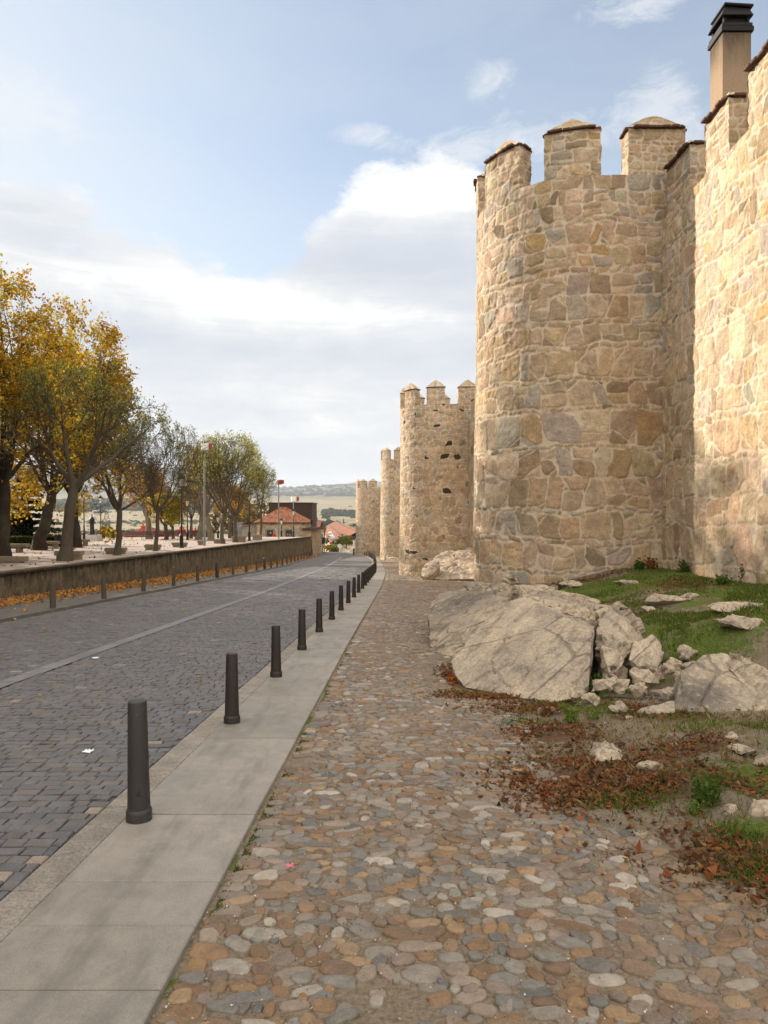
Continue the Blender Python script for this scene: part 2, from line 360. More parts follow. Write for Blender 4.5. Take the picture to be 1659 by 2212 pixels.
class MB:                                  # collects simple solids into one mesh
    def __init__(s): s.v = []; s.f = []; s.c = []; s.n = 0; s.m = []
    def add(s, V, F, col=(1, 1, 1), mi=0):
        V = [tuple(v) for v in V]; s.v += V; s.f += [tuple(i+s.n for i in f) for f in F]; s.c += [col]*len(V); s.n += len(V); s.m += [mi]*len(F)
    def box(s, c, d, rz=0, col=(1, 1, 1), mi=0, mtx=None):
        x, y, z = (k/2 for k in d); V = []
        for a in (-1, 1):
            for b in (-1, 1):
                for e in (-1, 1):
                    p = Vector((a*x, b*y, e*z))
                    if mtx is not None: p = mtx @ p
                    if rz: p = Matrix.Rotation(rz, 3, 'Z') @ p
                    V.append(p+Vector(c))
        s.add(V, [(0, 1, 3, 2), (4, 6, 7, 5), (0, 4, 5, 1), (2, 3, 7, 6), (0, 2, 6, 4), (1, 5, 7, 3)], col, mi)
    def lathe(s, prof, n=16, c=(0, 0, 0), col=(1, 1, 1), sq=None, mi=0):
        V = []; F = []
        for (r, z) in prof:
            for k in range(n):
                a = 2*pi*(k+.5)/n; V.append((c[0]+r*cos(a), c[1]+r*sin(a), c[2]+z))
        for j in range(len(prof)-1):
            for k in range(n): F.append((j*n+k, j*n+(k+1) % n, (j+1)*n+(k+1) % n, (j+1)*n+k))
        F.append(tuple(range(n-1, -1, -1))); F.append(tuple((len(prof)-1)*n+k for k in range(n)))
        s.add(V, F, col, mi)
    def tube(s, pts, rad, n=6, col=(1, 1, 1), mi=0):
        pts = [Vector(p) for p in pts]; V = []; F = []
        rad = rad if isinstance(rad, (list, tuple)) else [rad]*len(pts)
        for i, p in enumerate(pts):
            t = (pts[min(i+1, len(pts)-1)]-pts[max(i-1, 0)]).normalized()
            a = t.cross(Vector((0, 0, 1)) if abs(t.z) < .9 else Vector((1, 0, 0))).normalized(); b = t.cross(a)
            for k in range(n):
                an = 2*pi*k/n; V.append(p+(a*cos(an)+b*sin(an))*rad[i])
        for i in range(len(pts)-1):
            for k in range(n): F.append((i*n+k, i*n+(k+1) % n, (i+1)*n+(k+1) % n, (i+1)*n+k))
        F.append(tuple(range(n))); F.append(tuple((len(pts)-1)*n+k for k in range(n-1, -1, -1)))
        s.add(V, F, col, mi)
    def prism(s, poly, z0, z1, col=(1, 1, 1), mi=0):
        n = len(poly); V = [(x, y, z0) for x, y in poly]+[(x, y, z1) for x, y in poly]
        F = [tuple(range(n-1, -1, -1)), tuple(range(n, 2*n))]+[(k, (k+1) % n, n+(k+1) % n, n+k) for k in range(n)]
        s.add(V, F, col, mi)
    def mesh(s, name, mat, smooth=False, bevel=0, auto=False):
        me = bpy.data.meshes.new(name); me.from_pydata(s.v, [], s.f)
        for m in (mat if isinstance(mat, (list, tuple)) else [mat]): me.materials.append(M[m])
        me.polygons.foreach_set('material_index', s.m)
        a = me.attributes.new('Col', 'FLOAT_COLOR', 'POINT'); a.data.foreach_set('color', np.array([(*c, 1) for c in s.c], np.float32).ravel())
        bm = bmesh.new(); bm.from_mesh(me); bmesh.ops.recalc_face_normals(bm, faces=bm.faces)
        if bevel: bmesh.ops.bevel(bm, geom=bm.edges, offset=bevel, segments=2, affect='EDGES', clamp_overlap=True)
        bm.to_mesh(me); bm.free()
        me.polygons.foreach_set('use_smooth', np.full(len(me.polygons), bool(smooth)))
        if smooth:
            try: me.set_sharp_from_angle(angle=radians(40))
            except Exception: pass
        return me

ORD = ['first', 'second', 'third', 'fourth', 'fifth', 'sixth', 'seventh', 'eighth', 'ninth', 'tenth', 'eleventh', 'twelfth', 'thirteenth', 'fourteenth', 'fifteenth', 'sixteenth',
       'seventeenth', 'eighteenth', 'nineteenth', 'twentieth', 'twenty-first', 'twenty-second', 'twenty-third', 'twenty-fourth']

# ------------------------------------------------------------------ levels of the place
def prof(Y):
    Y = np.asarray(Y, float)
    return np.interp(Y, [-20, 0, 60, 115, 128, 170, 260, 420], [.98, 0, -2.94, -4.92, -5.5, -9.5, -14, -17])
def wtop(Y): return .34-.0203*np.asarray(Y, float)
def terr(Y): return wtop(Y)-.04
KR_Y = [-6, 2.5, 4.5, 13, 30, 46, 55, 68, 80, 92, 100, 104, 112, 128, 150]
KR_X = [-1.0, -.85, -.81, -.61, -.12, .126, .07, -.15, -.5, -1.3, -2.4, -3.6, -5.0, -5.6, -5.6]
def kr(Y): return np.interp(Y, KR_Y, KR_X)           # right edge of the kerb slabs
SLABW = .80; CURBW = .21
def rl(Y): return np.interp(Y, [-6, 20, 60, 95, 104, 128, 150], [-8.55, -8.55, -8.5, -8.9, -9.6, -10.5, -11])   # left edge of road
def wx(Y): return np.interp(Y, [-10, 20, 60, 95, 110], [-11.4, -11.3, -11.0, -10.0, -9.6])       # parapet wall
# ================================================================== GROUND, ROAD, PATH
XB_Y = [-6, 2.6, 3.3, 3.73, 4.3, 4.6, 5.9, 7.0, 7.7, 8.3, 8.8, 11.9, 14, 17, 20, 26, 40, 60, 150]
XB_X = [2.3, 2.2, 1.95, 1.68, 1.5, 1.15, 1.28, 1.5, 1.45, 1.1, .86, .9, 1.4, 2.0, 3.0, 4.5, 4.5, 4.5, 4.5]
def xb(Y): return np.interp(Y, XB_Y, XB_X)
def rise(x, Y):
    x = np.asarray(x, float); Y = np.asarray(Y, float)
    b = sst(6.3, 9.6, Y+.35*(x-2))*(1-sst(17, 23, Y))
    x0 = np.interp(Y, [6, 7.5, 9, 10, 12, 16, 20], [5., 4.0, 2.8, 2.1, 1.4, 1.35, 2.0])
    tgt = -.05+.50*sst(2.2, 6.0, x)+.05*sst(15, 11, Y)
    up = np.maximum(tgt-prof(Y), 0)*sst(0, 1, (x-x0)/1.3)*b
    low = .10*sst(0, 1.2, x-xb(Y))*(1-b)*(1-sst(17, 23, Y)) + .35*sst(3.2, 6, x)*(1-b)*(1-sst(17, 23, Y))
    return up+low+.0*x
def patches(x, Y, L):
    r = np.zeros_like(np.asarray(x, float))
    for (a, b, rx, ry, am) in L: r = np.maximum(r, am*np.exp(-((x-a)/rx)**2-((Y-b)/ry)**2))
    return r
GRASS = [(4.5, 8.9, 1.6, .8, .9), (3.6, 9.6, .8, .6, .75), (6.2, 10.2, 1., .9, .8), (5.2, 7.8, .8, .6, .8), (3.4, 12.6, 1.2, .9, .85), (5.2, 9.4, 1.0, .5, .8), (6.0, 12.4, .8, 1.2, .9), (4.9, 10.4, 1.2, .35, .8), (2.9, 7.0, .5, .2, .7), (3.4, 5.6, .6, .5, .8), (4.6, 13.6, 2.6, 1.5, 1.), (5.6, 11.2, 1.6, 1.2, .85), (3.6, 11.5, .9, .7, .8), (4.3, 9.7, .9, .6, .75), (2.65, 4.95, .55, .5, .95), (2.15, 4.15, .25, .22, .9), (1.62, 4.75, .35, .18, .8),
         (2.3, 7.35, .5, .35, .8), (1.75, 7.6, .35, .25, .8), (3.2, 6.45, .9, .22, .75), (1.5, 7.0, .3, .25, .7), (2.0, 3.75, .25, .15, .85), (2.6, 8.3, .5, .4, .8), (6, 15, 1, 1.5, 1.), (1.3, 9.2, .3, .5, .3), (2.2, 3.3, .3, .3, .6)]
LITTER = [(1.55, 5.35, .62, .55, 1.), (1.25, 5.05, .35, .4, .95), (2.05, 4.9, .55, .35, .9), (1.95, 3.92, .45, .28, 1.), (1.55, 6.5, .35, .4, .8), (2.5, 5.7, .5, .3, .75), (1.75, 7.55, .6, .25, .75), (2.75, 7.1, .4, .25, .8),
          (1.2, 8.2, .45, .18, .8), (.9, 9.3, .15, .8, .7), (5.4, 12.6, .8, .7, .65), (2.3, 3.5, .4, .2, .7), (4.2, 15.4, 1.2, .3, .7), (3.2, 10.9, .6, .3, .6)]
def gz(x, Y):
    x = np.asarray(x, float); Y = np.asarray(Y, float)
    und = .035*fbm(x*1.3, Y*1.3, s=5, o=3)*sst(0, .8, x-kr(Y)-.1)
    return prof(Y)+rise(x, Y)+und*(1+1.2*sst(.3, 1.5, x-xb(Y)))-.018
def axis(pts):
    out = []
    for (a, b, st) in pts: out += list(np.arange(a, b-1e-6, st))
    return np.array(out+[pts[-1][1]])
# ---- right-hand ground under and beyond the cobbles
ys = axis([(-4, -1.8, .4), (-1.8, 2, .08), (2, 9.5, .05), (9.5, 17, .08), (17, 30, .3), (30, 150, 1.5)])
us = axis([(0, 4.2, .05), (4.2, 7, .12), (7, 14, .8)])
YY, UU = np.meshgrid(ys, us, indexing='ij'); XX = kr(YY)-.02+UU
ZZ = gz(XX, YY)
d = XX-xb(YY)
pm = 1-sst(-.12, .12, d+.18*fbm(XX*2.2, YY*2.2, s=9))
ZZ += (1-pm)*.02*fbm(XX*7, YY*7, s=3)
gr = patches(XX, YY, GRASS)*(1-.85*pm); lt = patches(XX, YY, LITTER)*(1-.5*pm)
moss = .75*np.exp(-((XX-kr(YY))/.10)**2)*sst(.0, .35, fbm(XX*4, YY*4, s=31))
gr = np.maximum(gr, moss)
me = mesh_np('ground', np.stack([XX, YY, ZZ], -1), grid_faces(len(ys), len(us))[:, ::-1], 'dirt_grass', floats={'grass': gr, 'path': pm, 'litter': lt})
tag(link('ground', me), kind='structure')

# ---- rounded cobbles of the path
PAL = np.array([(.235, .135, .065), (.27, .16, .075), (.20, .125, .075), (.31, .205, .11), (.19, .175, .155), (.175, .168, .150), (.225, .208, .178), (.145, .147, .142), (.30, .265, .215), (.42, .375, .305), (.24, .185, .14), (.27, .21, .16)])
PAL = .80*(.96*PAL+.04*PAL.mean(0))
PW = np.array([.12, .08, .13, .09, .10, .035, .09, .025, .12, .06, .13, .14]); PW = PW/PW.sum()
def pebbles(y0, y1, nseg, prof_r, prof_h, pitch, xlen):
    VS = []; FS = []; CS = []; n = 0
    fr = []; nr = len(prof_r)
    for j in range(nr-1):
        for k in range(nseg): fr.append((j*nseg+k, j*nseg+(k+1) % nseg, (j+1)*nseg+(k+1) % nseg, (j+1)*nseg+k))
    cap = np.array([[(nr-1)*nseg+k for k in range(nseg)]]); fr = np.array(fr)
    th = 2*pi*np.arange(nseg)/nseg
    y = y0
    while y < y1:
        rh = pitch*rng.uniform(.72, 1.35)
        xr = float(xb(y))+.25; x = float(kr(y))+.015; first = True
        while x < xr:
            L = xlen*float(np.clip(rng.lognormal(-.10, .46), .42, 2.3)); big = first and rng.random() < .8
            if first: L = max(L, xlen*rng.uniform(1.0, 1.7))
            cx = x+L/2; cy = y+rh*.5*rng.uniform(.3, 1.7); x += L*.93+.003; first = False
            dd = cx-float(xb(cy)) + .25*float(fbm(np.array([cx*2.2]), np.array([cy*2.2]), s=9)[0])
            if dd > .12 or rng.random() < .04+.5*sst(-.35, .1, dd): continue
            bare = float(fbm(np.array([cx*.9]), np.array([cy*.9]), s=77, o=2)[0])
            if bare > .30 and rng.random() < .45: continue
            hx = L*.5*rng.uniform(.80, .95); hy = rh*rng.uniform(.44, .60)*(1.3 if big else 1)
            rot = rng.normal(0, .26)
            if rng.random() < .12: rot += rng.uniform(-1.2, 1.2); hx *= .75
            p = 2+rng.random()*1.3
            rr = 1/((np.abs(np.cos(th))**p+np.abs(np.sin(th))**p)**(1/p))
            rr = rr*(1+rng.normal(0, .05)*np.cos(th+rng.random()*6)+rng.normal(0, .07)*np.cos(2*th+rng.random()*6)+rng.normal(0, .055)*np.cos(3*th+rng.random()*6)+rng.normal(0, .03)*np.cos(5*th+rng.random()*6))
            ex = rr*np.cos(th)*hx; ey = rr*np.sin(th)*hy
            c, s_ = cos(rot), sin(rot)
            px = ex*c-ey*s_; py = ex*s_+ey*c
            zc = float(gz(cx, cy)); h = rng.uniform(.004, .014); tx, ty = rng.normal(0, .07), rng.normal(0, .07)
            V = np.zeros((nr, nseg, 3))
            for j in range(nr):
                V[j, :, 0] = px*prof_r[j]; V[j, :, 1] = py*prof_r[j]; V[j, :, 2] = h*prof_h[j]+(tx*px+ty*py)*prof_r[j]
            V[:, :, 2] += rng.normal(0, .0008, V.shape[:2])
            V += (cx, cy, zc)
            VS.append(V.reshape(-1, 3)); FS.append(fr+n); caps.append(cap+n+noff[0]); n += nr*nseg
            bc = PAL[rng.choice(len(PAL), p=PW)]*rng.uniform(.75, 1.22)
            CS.append(np.tile(bc, (nr*nseg, 1)))
        y += rh*.88
    return np.concatenate(VS), np.concatenate(FS), np.concatenate(CS)
caps = []; noff = [0]
V1, F1, C1 = pebbles(-1.6, 8.0, 14, [1.03, 1.0, .94, .80, .55, .25], [-1.2, .2, .70, .92, 1.0, 1.03], .073, .108)
noff[0] = len(V1)
ncap = len(caps)
V2, F2, C2 = pebbles(8.0, 26, 8, [1.03, .95, .6], [-1.2, .6, 1.0], .08, .118)
k2 = len(V1); noff[0] += len(V2)
ncap2 = len(caps)
V3, F3, C3 = pebbles(26, 66, 6, [1.03, .75], [-.9, 1.], .16, .24)
V = np.concatenate([V1, V2, V3]); C = np.concatenate([C1, C2, C3])
faces = [np.concatenate([F1, F2+k2, F3+k2+len(V2)]), np.concatenate(caps[:ncap]), np.concatenate(caps[ncap:ncap2]), np.concatenate(caps[ncap2:])]
tag(link('path', mesh_np('path', V, faces, 'cobble', C)), kind='structure')

# ---- granite slabs beside the path, split along the joints
Y = 1.0; mb = None; VS = []; FS = []; CS = []; n = 0
joints = [-2.0, -1.1, -.2, .6, 1.1, 1.85, 2.71, 3.17, 3.59, 4.49, 5.37, 6.27]
while joints[-1] < 128: joints.append(joints[-1]+(.9 if joints[-1] < 20 else 1.8)*random.uniform(.85, 1.15))
def slab_strip(xo0, xo1, joints, h, gap, shade, lift=0., tilt=True):
    VS = []; FS = []; CS = []; n = 0
    for a, b in zip(joints[:-1], joints[1:]):
        k = random.uniform(1-shade, 1+shade); t = np.array([1+.02*random.random(), 1, 1-.02*random.random()])*k
        ya, yb = a+gap, b-gap; dz = random.uniform(-.003, .003)
        ring = []
        for ins, z in ((0, -.12), (0, -.006), (.006, 0)):
            for (xo, yy, sx, sy) in ((xo0, ya, 1, 1), (xo1, ya, -1, 1), (xo1, yb, -1, -1), (xo0, yb, 1, -1)):
                ring.append((kr(yy)+xo+sx*ins, yy+sy*ins, prof(yy)+lift+h+z+dz))
        VS += ring; CS += [t]*12
        for j in (0, 1):
            for q in range(4): FS.append((n+j*4+q, n+j*4+(q+1) % 4, n+j*4+4+(q+1) % 4, n+j*4+4+q))
        FS.append((n+8, n+9, n+10, n+11)); n += 12
    return np.array(VS), np.array(FS), np.array(CS)
V, Fq, C = slab_strip(-SLABW, -.004, joints, .012, .0036, .10)
tag(link('pavement', mesh_np('pavement', V, Fq, 'slab', C, smooth=False)), kind='structure')
cj = [-2.0]
while cj[-1] < 126: cj.append(cj[-1]+random.uniform(.7, 1.15))
V, Fq, C = slab_strip(-SLABW-CURBW, -SLABW-.006, cj, .002, .004, .16)
tag(link('kerb', mesh_np('kerb', V, Fq, 'curb', C, smooth=False)), kind='structure')

# ---- road: bed sheet and dark setts
def rr_(Y): return kr(Y)-SLABW-CURBW
ys = axis([(-6, 60, 1.), (60, 150, 2.)]); ts = np.linspace(0, 1, 12)
YY, TT = np.meshgrid(ys, ts, indexing='ij'); XX = (rl(YY)-.1)*(1-TT)+(rr_(YY)+.02)*TT
me = mesh_np('road', np.stack([XX, YY, prof(YY)-.014*(YY < 62)], -1), grid_faces(len(ys), len(ts))[:, ::-1], 'road_bed')
tag(link('road', me), kind='structure')
STR_Y = [-5, 8.7, 27, 50, 87, 92, 98, 103, 112, 128]; STR_X = [-4.85, -4.72, -4.5, -4.75, -5.2, -6.2, -7.8, -6.8, -6.5, -6.6]
def stx(Y): return np.interp(Y, STR_Y, STR_X)
VS = []; FS = []; CS = []; n = 0
y = -1.6; row = 0
pr = np.array([(1, -.035), (.99, -.002), (.90, .005)])
while y < 60:
    pitch = .104 if y < 18 else (.14 if y < 34 else .22); L0 = .142 if y < 18 else (.23 if y < 34 else .34)
    x0 = float(rl(y)); x1 = float(rr_(y))
    xs = [x0]
    while xs[-1] < x1: xs.append(xs[-1]+L0*rng.uniform(.68, 1.38))
    xs[-1] = x1; xs = np.array(xs)
    sx = float(stx(y))
    xa, xc = xs[:-1], xs[1:]
    keep = ~((xc > sx-.10) & (xa < sx+.10)) & (xc-xa > .05)
    # cut at the stripe
    xa2, xc2 = xa.copy(), xc.copy()
    m = (xc > sx-.13) & (xa < sx-.13); xc2[m] = sx-.135
    m = (xa < sx+.13) & (xc > sx+.13); xa2[m] = sx+.135
    keep = ~((xa >= sx-.13) & (xc <= sx+.13)) & (xc2-xa2 > .04)
    xa, xc = xa2[keep], xc2[keep]; m = len(xa)
    cx = (xa+xc)/2; hx = (xc-xa)/2-.003*rng.uniform(.2, 1.6, m); hy = np.full(m, pitch/2)-.002*rng.uniform(.0, 2., m)
    cy = y+pitch/2+.010*np.sin(cx*1.7+row)+rng.normal(0, .004, m)
    tz = rng.normal(0, .0022, m); tx = rng.normal(0, .016, m); ty = rng.normal(.012, .034, m)
    V = np.zeros((m, 3, 4, 3))
    for j, (sc, hz) in enumerate(pr):
        for q, (a, b) in enumerate(((-1, -1), (1, -1), (1, 1), (-1, 1))):
            dx = a*hx*sc*rng.uniform(.93, 1.03, m); dy = b*hy*sc*rng.uniform(.86, 1.04, m)
            V[:, j, q, 0] = cx+dx; V[:, j, q, 1] = cy+dy
            V[:, j, q, 2] = prof(cy)+hz+tz+tx*dx+ty*dy+(prof(cy+dy)-prof(cy))
    base = n+np.arange(m)*12
    for j in (0, 1):
        for q in range(4): FS.append(np.stack([base+j*4+q, base+j*4+(q+1) % 4, base+j*4+4+(q+1) % 4, base+j*4+4+q], -1))
    FS.append(np.stack([base+8, base+9, base+10, base+11], -1))
    ck = np.where(rng.random((m, 1)) < .62, np.array([[.112, .111, .117]]), np.array([[.124, .115, .108]]))*rng.uniform(.86, 1.15, (m, 1))
    odd = rng.random(m) < .006; ck[odd] = (.25, .205, .165)
    CS.append(np.repeat(ck, 12, 0)); VS.append(V.reshape(-1, 3)); n += m*12
    y += pitch; row += 1
tag(link('road_setts', mesh_np('road_setts', np.concatenate(VS), np.concatenate(FS), 'setts', np.concatenate(CS), smooth=False)), kind='structure')
# light stripe of flush stones down the middle
VS = []; FS = []; CS = []; n = 0
y = -1.6
while y < 127:
    L = .5 if y < 40 else 1.0
    if y > 84: L = .8
    a, b = y+.004, y+L-.004; k = random.uniform(.88, 1.12)
    for yy in (a, b):
        for s_ in (-1, 1): VS.append((stx(yy)+s_*.125, yy, prof(yy)+.008))
    FS.append((n, n+1, n+3, n+2)); CS += [(k, k*.99, k*1.03)]*4; n += 4; y += L
simple_stripe = M['slab']
tag(link('road_stripe', mesh_np('road_stripe', np.array(VS), np.array(FS), 'slab', np.array(CS)*np.array([.68, .74, .84]), smooth=False)), kind='structure')
# left footway, a raised step of 9 cm
ys = axis([(-8, 128, 1.5)])
sec = [(0.0, -.1), (0.0, .085), (.16, .09), (.17, .09), (1., .11)]
VS = []
for yy in ys:
    a, b = float(rl(yy)), float(wx(yy))-.3
    for t, h in sec: VS.append((a+(b-a)*t-(.0), yy, float(prof(yy))+h))
V = np.array(VS)
me = mesh_np('footway', V, grid_faces(len(ys), 5), 'slab', np.full((len(V), 3), .50), smooth=False)
tag(link('footway', me), kind='structure')

# ---- park terrace and the land beyond
ys = axis([(-40, 95, 2.5)]); ts = np.array([0, .03, .06, .12, .2, .3, .42, .55, .7, .85, 1])
YY, TT = np.meshgrid(ys, ts, indexing='ij')
xl = np.interp(YY, [-40, 60, 80, 86, 95], [-75, -75, -52, -40, -30])
XX = (wx(YY)-.15)*(1-TT)+xl*TT; ZZ = terr(YY)+.02*fbm(XX*.3, YY*.3, s=4)
lt = .55*sst(.25, .7, TT)+.25*sst(.3, .9, vn(XX*.3, YY*.3, s=8))-.15*sst(.08, .0, TT)
me = mesh_np('park_terrace', np.stack([XX, YY, ZZ], -1), grid_faces(len(ys), len(ts)), 'pink_paving', floats={'litter': lt})
tag(link('park_terrace', me), kind='structure')

def land(x, Y):
    r = np.hypot(x, Y)
    z = np.interp(r, [0, 60, 100, 140, 350, 800, 1500, 2500, 3500, 4300, 5200, 6200, 7600, 9500], [-9, -8.5, -9.5, -12, -19, -23, -24, -3, 42, 70, 118, 150, 215, 240])
    az = np.arctan2(x, np.maximum(Y, 1.))
    w = sst(500, 2500, r)
    z = z+w*r*.004*fbm(x/700., Y/700., s=21, o=5)
    far = sst(5200, 8800, r)*(1-sst(9000, 11500, r)*.5)
    ridge = np.interp(az, [-1.2, -.6, -.45, -.36, -.28, -.2, -.14, -.08, -.02, .05, .4], [200, 240, 280, 330, 250, 110, 80, 120, 110, 90, 80])
    z = z+far*(ridge+55*fbm(az*9, r/2200., s=33, o=5))
    return z
rs = np.concatenate([np.linspace(30, 150, 12), np.geomspace(170, 12500, 110)]); th = np.concatenate([np.linspace(-pi, -1.25, 24)[:-1], np.linspace(-1.25, .5, 260), np.linspace(.5, pi, 34)[1:]])
RR, TH = np.meshgrid(rs, th, indexing='ij'); XX = RR*np.sin(TH); YY = RR*np.cos(TH)
V = np.stack([XX, YY, land(XX, YY)], -1)
me = mesh_np('hills', V, grid_faces(len(rs), len(th))[:, ::-1], 'dry_land')
tag(link('hills', me), kind='structure')
# ground under everything near the road
ys = axis([(-40, 170, 6.)]); xs = axis([(-62, 40, 6.)])
YY, XX = np.meshgrid(ys, xs, indexing='ij')
ZZ = prof(YY)-.55-2.5*sst(-12, -16, XX)-5*sst(110, 150, YY)-6*sst(-24, -40, XX)
me = mesh_np('slope', np.stack([XX, YY, ZZ], -1), grid_faces(len(ys), len(xs))[:, ::-1], 'dry_land')
tag(link('slope', me), kind='structure')

# ================================================================== SKY, SUN, CAMERA
SUN_EL, SUN_A = radians(18), radians(37.5)
sd = Vector((-cos(SUN_A)*cos(SUN_EL), sin(SUN_A)*cos(SUN_EL), sin(SUN_EL)))     # towards the sun
w = bpy.data.worlds.new('World'); SC.world = w; w.use_nodes = True
class WB(NB):
    def __init__(s, t): s.t = t
t = w.node_tree; t.nodes.clear(); b = WB(t)
out = b.n('ShaderNodeOutputWorld'); bg = b.n('ShaderNodeBackground', i_Strength=.105)
sky = b.n('ShaderNodeTexSky', sky_type='NISHITA', sun_disc=False, sun_elevation=SUN_EL, sun_rotation=math.atan2(sd.x, sd.y), air_density=1.0, dust_density=.8, ozone_density=1.5)
dirv = b.n('ShaderNodeTexCoord').outputs['Generated']
sp = b.n('ShaderNodeSeparateXYZ', i_Vector=dirv)
az = b.math('ARCTAN2', sp.outputs[0], sp.outputs[1]); el = b.math('ARCSINE', sp.outputs[2])
def vec(fx, fy, z=0.):
    c = b.n('ShaderNodeCombineXYZ'); b.l(b.math('MULTIPLY', az, fx), c.inputs[0]); b.l(b.math('MULTIPLY', el, fy), c.inputs[1]); c.inputs[2].default_value = z; return c.outputs[0]
def gaus(a0, e0, ra, re):          # soft blob in azimuth/elevation (degrees)
    x = b.math('DIVIDE', b.math('SUBTRACT', az, radians(a0)), radians(ra)); y = b.math('DIVIDE', b.math('SUBTRACT', el, radians(e0)), radians(re))
    q = b.math('ADD', b.math('MULTIPLY', x, x), b.math('MULTIPLY', y, y))
    return b.math('EXPONENT', b.math('MULTIPLY', q, -1.))
def addm(*a):
    r = a[0]
    for k in a[1:]: r = b.math('ADD', r, k)
    return r
mul = lambda v, k: b.math('MULTIPLY', v, k)
nA = b.noise(vec(5., 13., 1.3), 1., 8, .60, .5)
nB = b.noise(vec(11., 22., 4.1), 1., 8, .66, .3)
nC = b.noise(vec(3., 9., 7.7), 1., 5, .55, .4)
n0 = b.math('SUBTRACT', nA, .5); n1 = b.math('SUBTRACT', nB, .5)
low = b.math('DIVIDE', b.math('SUBTRACT', radians(19.0), el), radians(7.0))          # grows downwards
den = addm(mul(low, .9), mul(n0, 1.5), mul(n1, 1.25), mul(b.math('SUBTRACT', b.noise(vec(28., 44., 9.), 1., 7, .7, .6), .5), .45), mul(gaus(1.0, 21.0, 8.5, 7.0), 1.9), mul(gaus(6, 23, 6, 4), .6), mul(gaus(-27, 21, 6, 2.6), .8), mul(gaus(-22, 15.5, 14, 4.5), .7), mul(gaus(-9, 24., 5, 6), -1.0))
mask = b.math('SMOOTHSTEP', den, 0., 1.) if False else b.ramp(b.math('MULTIPLY', b.math('ADD', den, .2), .7, clamp=True), [(.20, 0.), (.30, .42), (.46, .96)])
# thin wisps high up
nW = b.noise(vec(16., 34., 2.2), 1., 9, .68, .8)
wz = addm(gaus(8.5, 31, 3.5, 1.8), gaus(5.5, 27, 5, 1.6), gaus(13.5, 27.3, 5, 2.0), gaus(21.5, 28, 4, 4), gaus(-27, 27, 9, 4), gaus(-2, 28, 4, 1.2), gaus(19, 34, 6, 1.5), gaus(23, 23, 3, 3))
wm = b.ramp(b.math('MULTIPLY', nW, wz), [(.33, 0.), (.58, .62)])
veil = b.math('ADD', b.math('MULTIPLY', b.ramp(nC, [(.3, .0), (.8, 1.)]), .24), .22)
veil = b.math('ADD', veil, b.math('MULTIPLY', b.math('MAXIMUM', b.math('SUBTRACT', radians(30), el), 0.), .55))
veil = b.math('ADD', veil, mul(gaus(-30, 27, 16, 12), .42), clamp=True)
# light and grey parts of the cloud
edge = b.ramp(den, [(.0, 1.), (.9, 0.)])
nS = b.math('SUBTRACT', b.noise(vec(4., 34., 5.), 1., 8, .65, .7), .5)
sh = addm(mul(edge, .5), mul(nS, 1.7), mul(n0, 2.1), mul(n1, 1.5), mul(gaus(2, 24.2, 8, 2.2), 1.45), mul(gaus(-6.5, 20.3, 9, 1.8), -.35), mul(gaus(4, 18.2, 9, 2.2), -.75), mul(gaus(-17, 16.6, 14, 1.9), .85), mul(gaus(-5, 14.8, 10, 1.4), .75), mul(gaus(-21, 12.8, 9, 1.5), -.45), mul(gaus(0, 12.5, 8, 1.5), -.65),
          mul(gaus(-3, 9.2, 18, 1.6), .30), mul(gaus(-8, 3.0, 14, 1.7), -.85), mul(gaus(-11, 5.0, 3.2, .9), -.8), mul(gaus(5, 8, 5, 1.2), -.4), mul(gaus(-8, 6.6, 8, 1.0), .35))
shade = b.ramp(b.math('MULTIPLY', b.math('ADD', sh, .98), .42, clamp=True), [(.10, (3.15, 3.4, 3.85)), (.40, (3.65, 3.82, 4.1)), (.60, (4.25, 4.32, 4.42)), (.80, (5.5, 5.45, 5.4))])
c = b.mix(veil, sky.outputs[0], (3.7, 4.05, 4.4)); c = b.mix(wm, c, (4.4, 4.5, 4.65)); c = b.mix(mask, c, shade)
# unseen sky behind the viewer and overhead, brightened as fill for shaded faces
up_ = b.ramp(el, [(.68, 0.), (1., 1.)]); bk = b.ramp(b.math('MULTIPLY', sp.outputs[1], -1.), [(-.0, 0.), (.45, 1.)])
deck = b.math('MULTIPLY', b.math('MAXIMUM', up_, bk), b.ramp(nC, [(.3, .55), (.7, 1.)]))
c = b.mix(deck, c, (12.2, 11.1, 9.7))
b.l(c, bg.inputs[0]); b.l(bg.outputs[0], out.inputs[0])
L = bpy.data.lights.new('sun', 'SUN'); L.energy = 5.0; L.angle = radians(.6); L.color = (1., .88, .73)
so = bpy.data.objects.new('sun', L); COL.objects.link(so); so.rotation_euler = (-sd).to_track_quat('-Z', 'Y').to_euler()

cam = bpy.data.cameras.new('camera'); co = bpy.data.objects.new('camera', cam); COL.objects.link(co)
co.location = (0, 0, EYE); co.rotation_euler = (radians(90), 0, 0)
cam.sensor_fit = 'VERTICAL'; cam.sensor_height = 36; cam.lens = F_/2212*36; cam.clip_end = 30000; cam.clip_start = .05
SC.camera = co
SC.view_settings.view_transform = 'Standard'; SC.view_settings.look = 'None'; SC.view_settings.gamma = 1; SC.view_settings.exposure = 0.95
SC.render.engine = 'CYCLES'; SC.cycles.use_denoising = True; SC.cycles.max_bounces = 6; SC.cycles.diffuse_bounces = 3; SC.cycles.glossy_bounces = 2; SC.cycles.transmission_bounces = 3; SC.cycles.volume_bounces = 0
SC.cycles.use_adaptive_sampling = True; SC.cycles.adaptive_threshold = .01
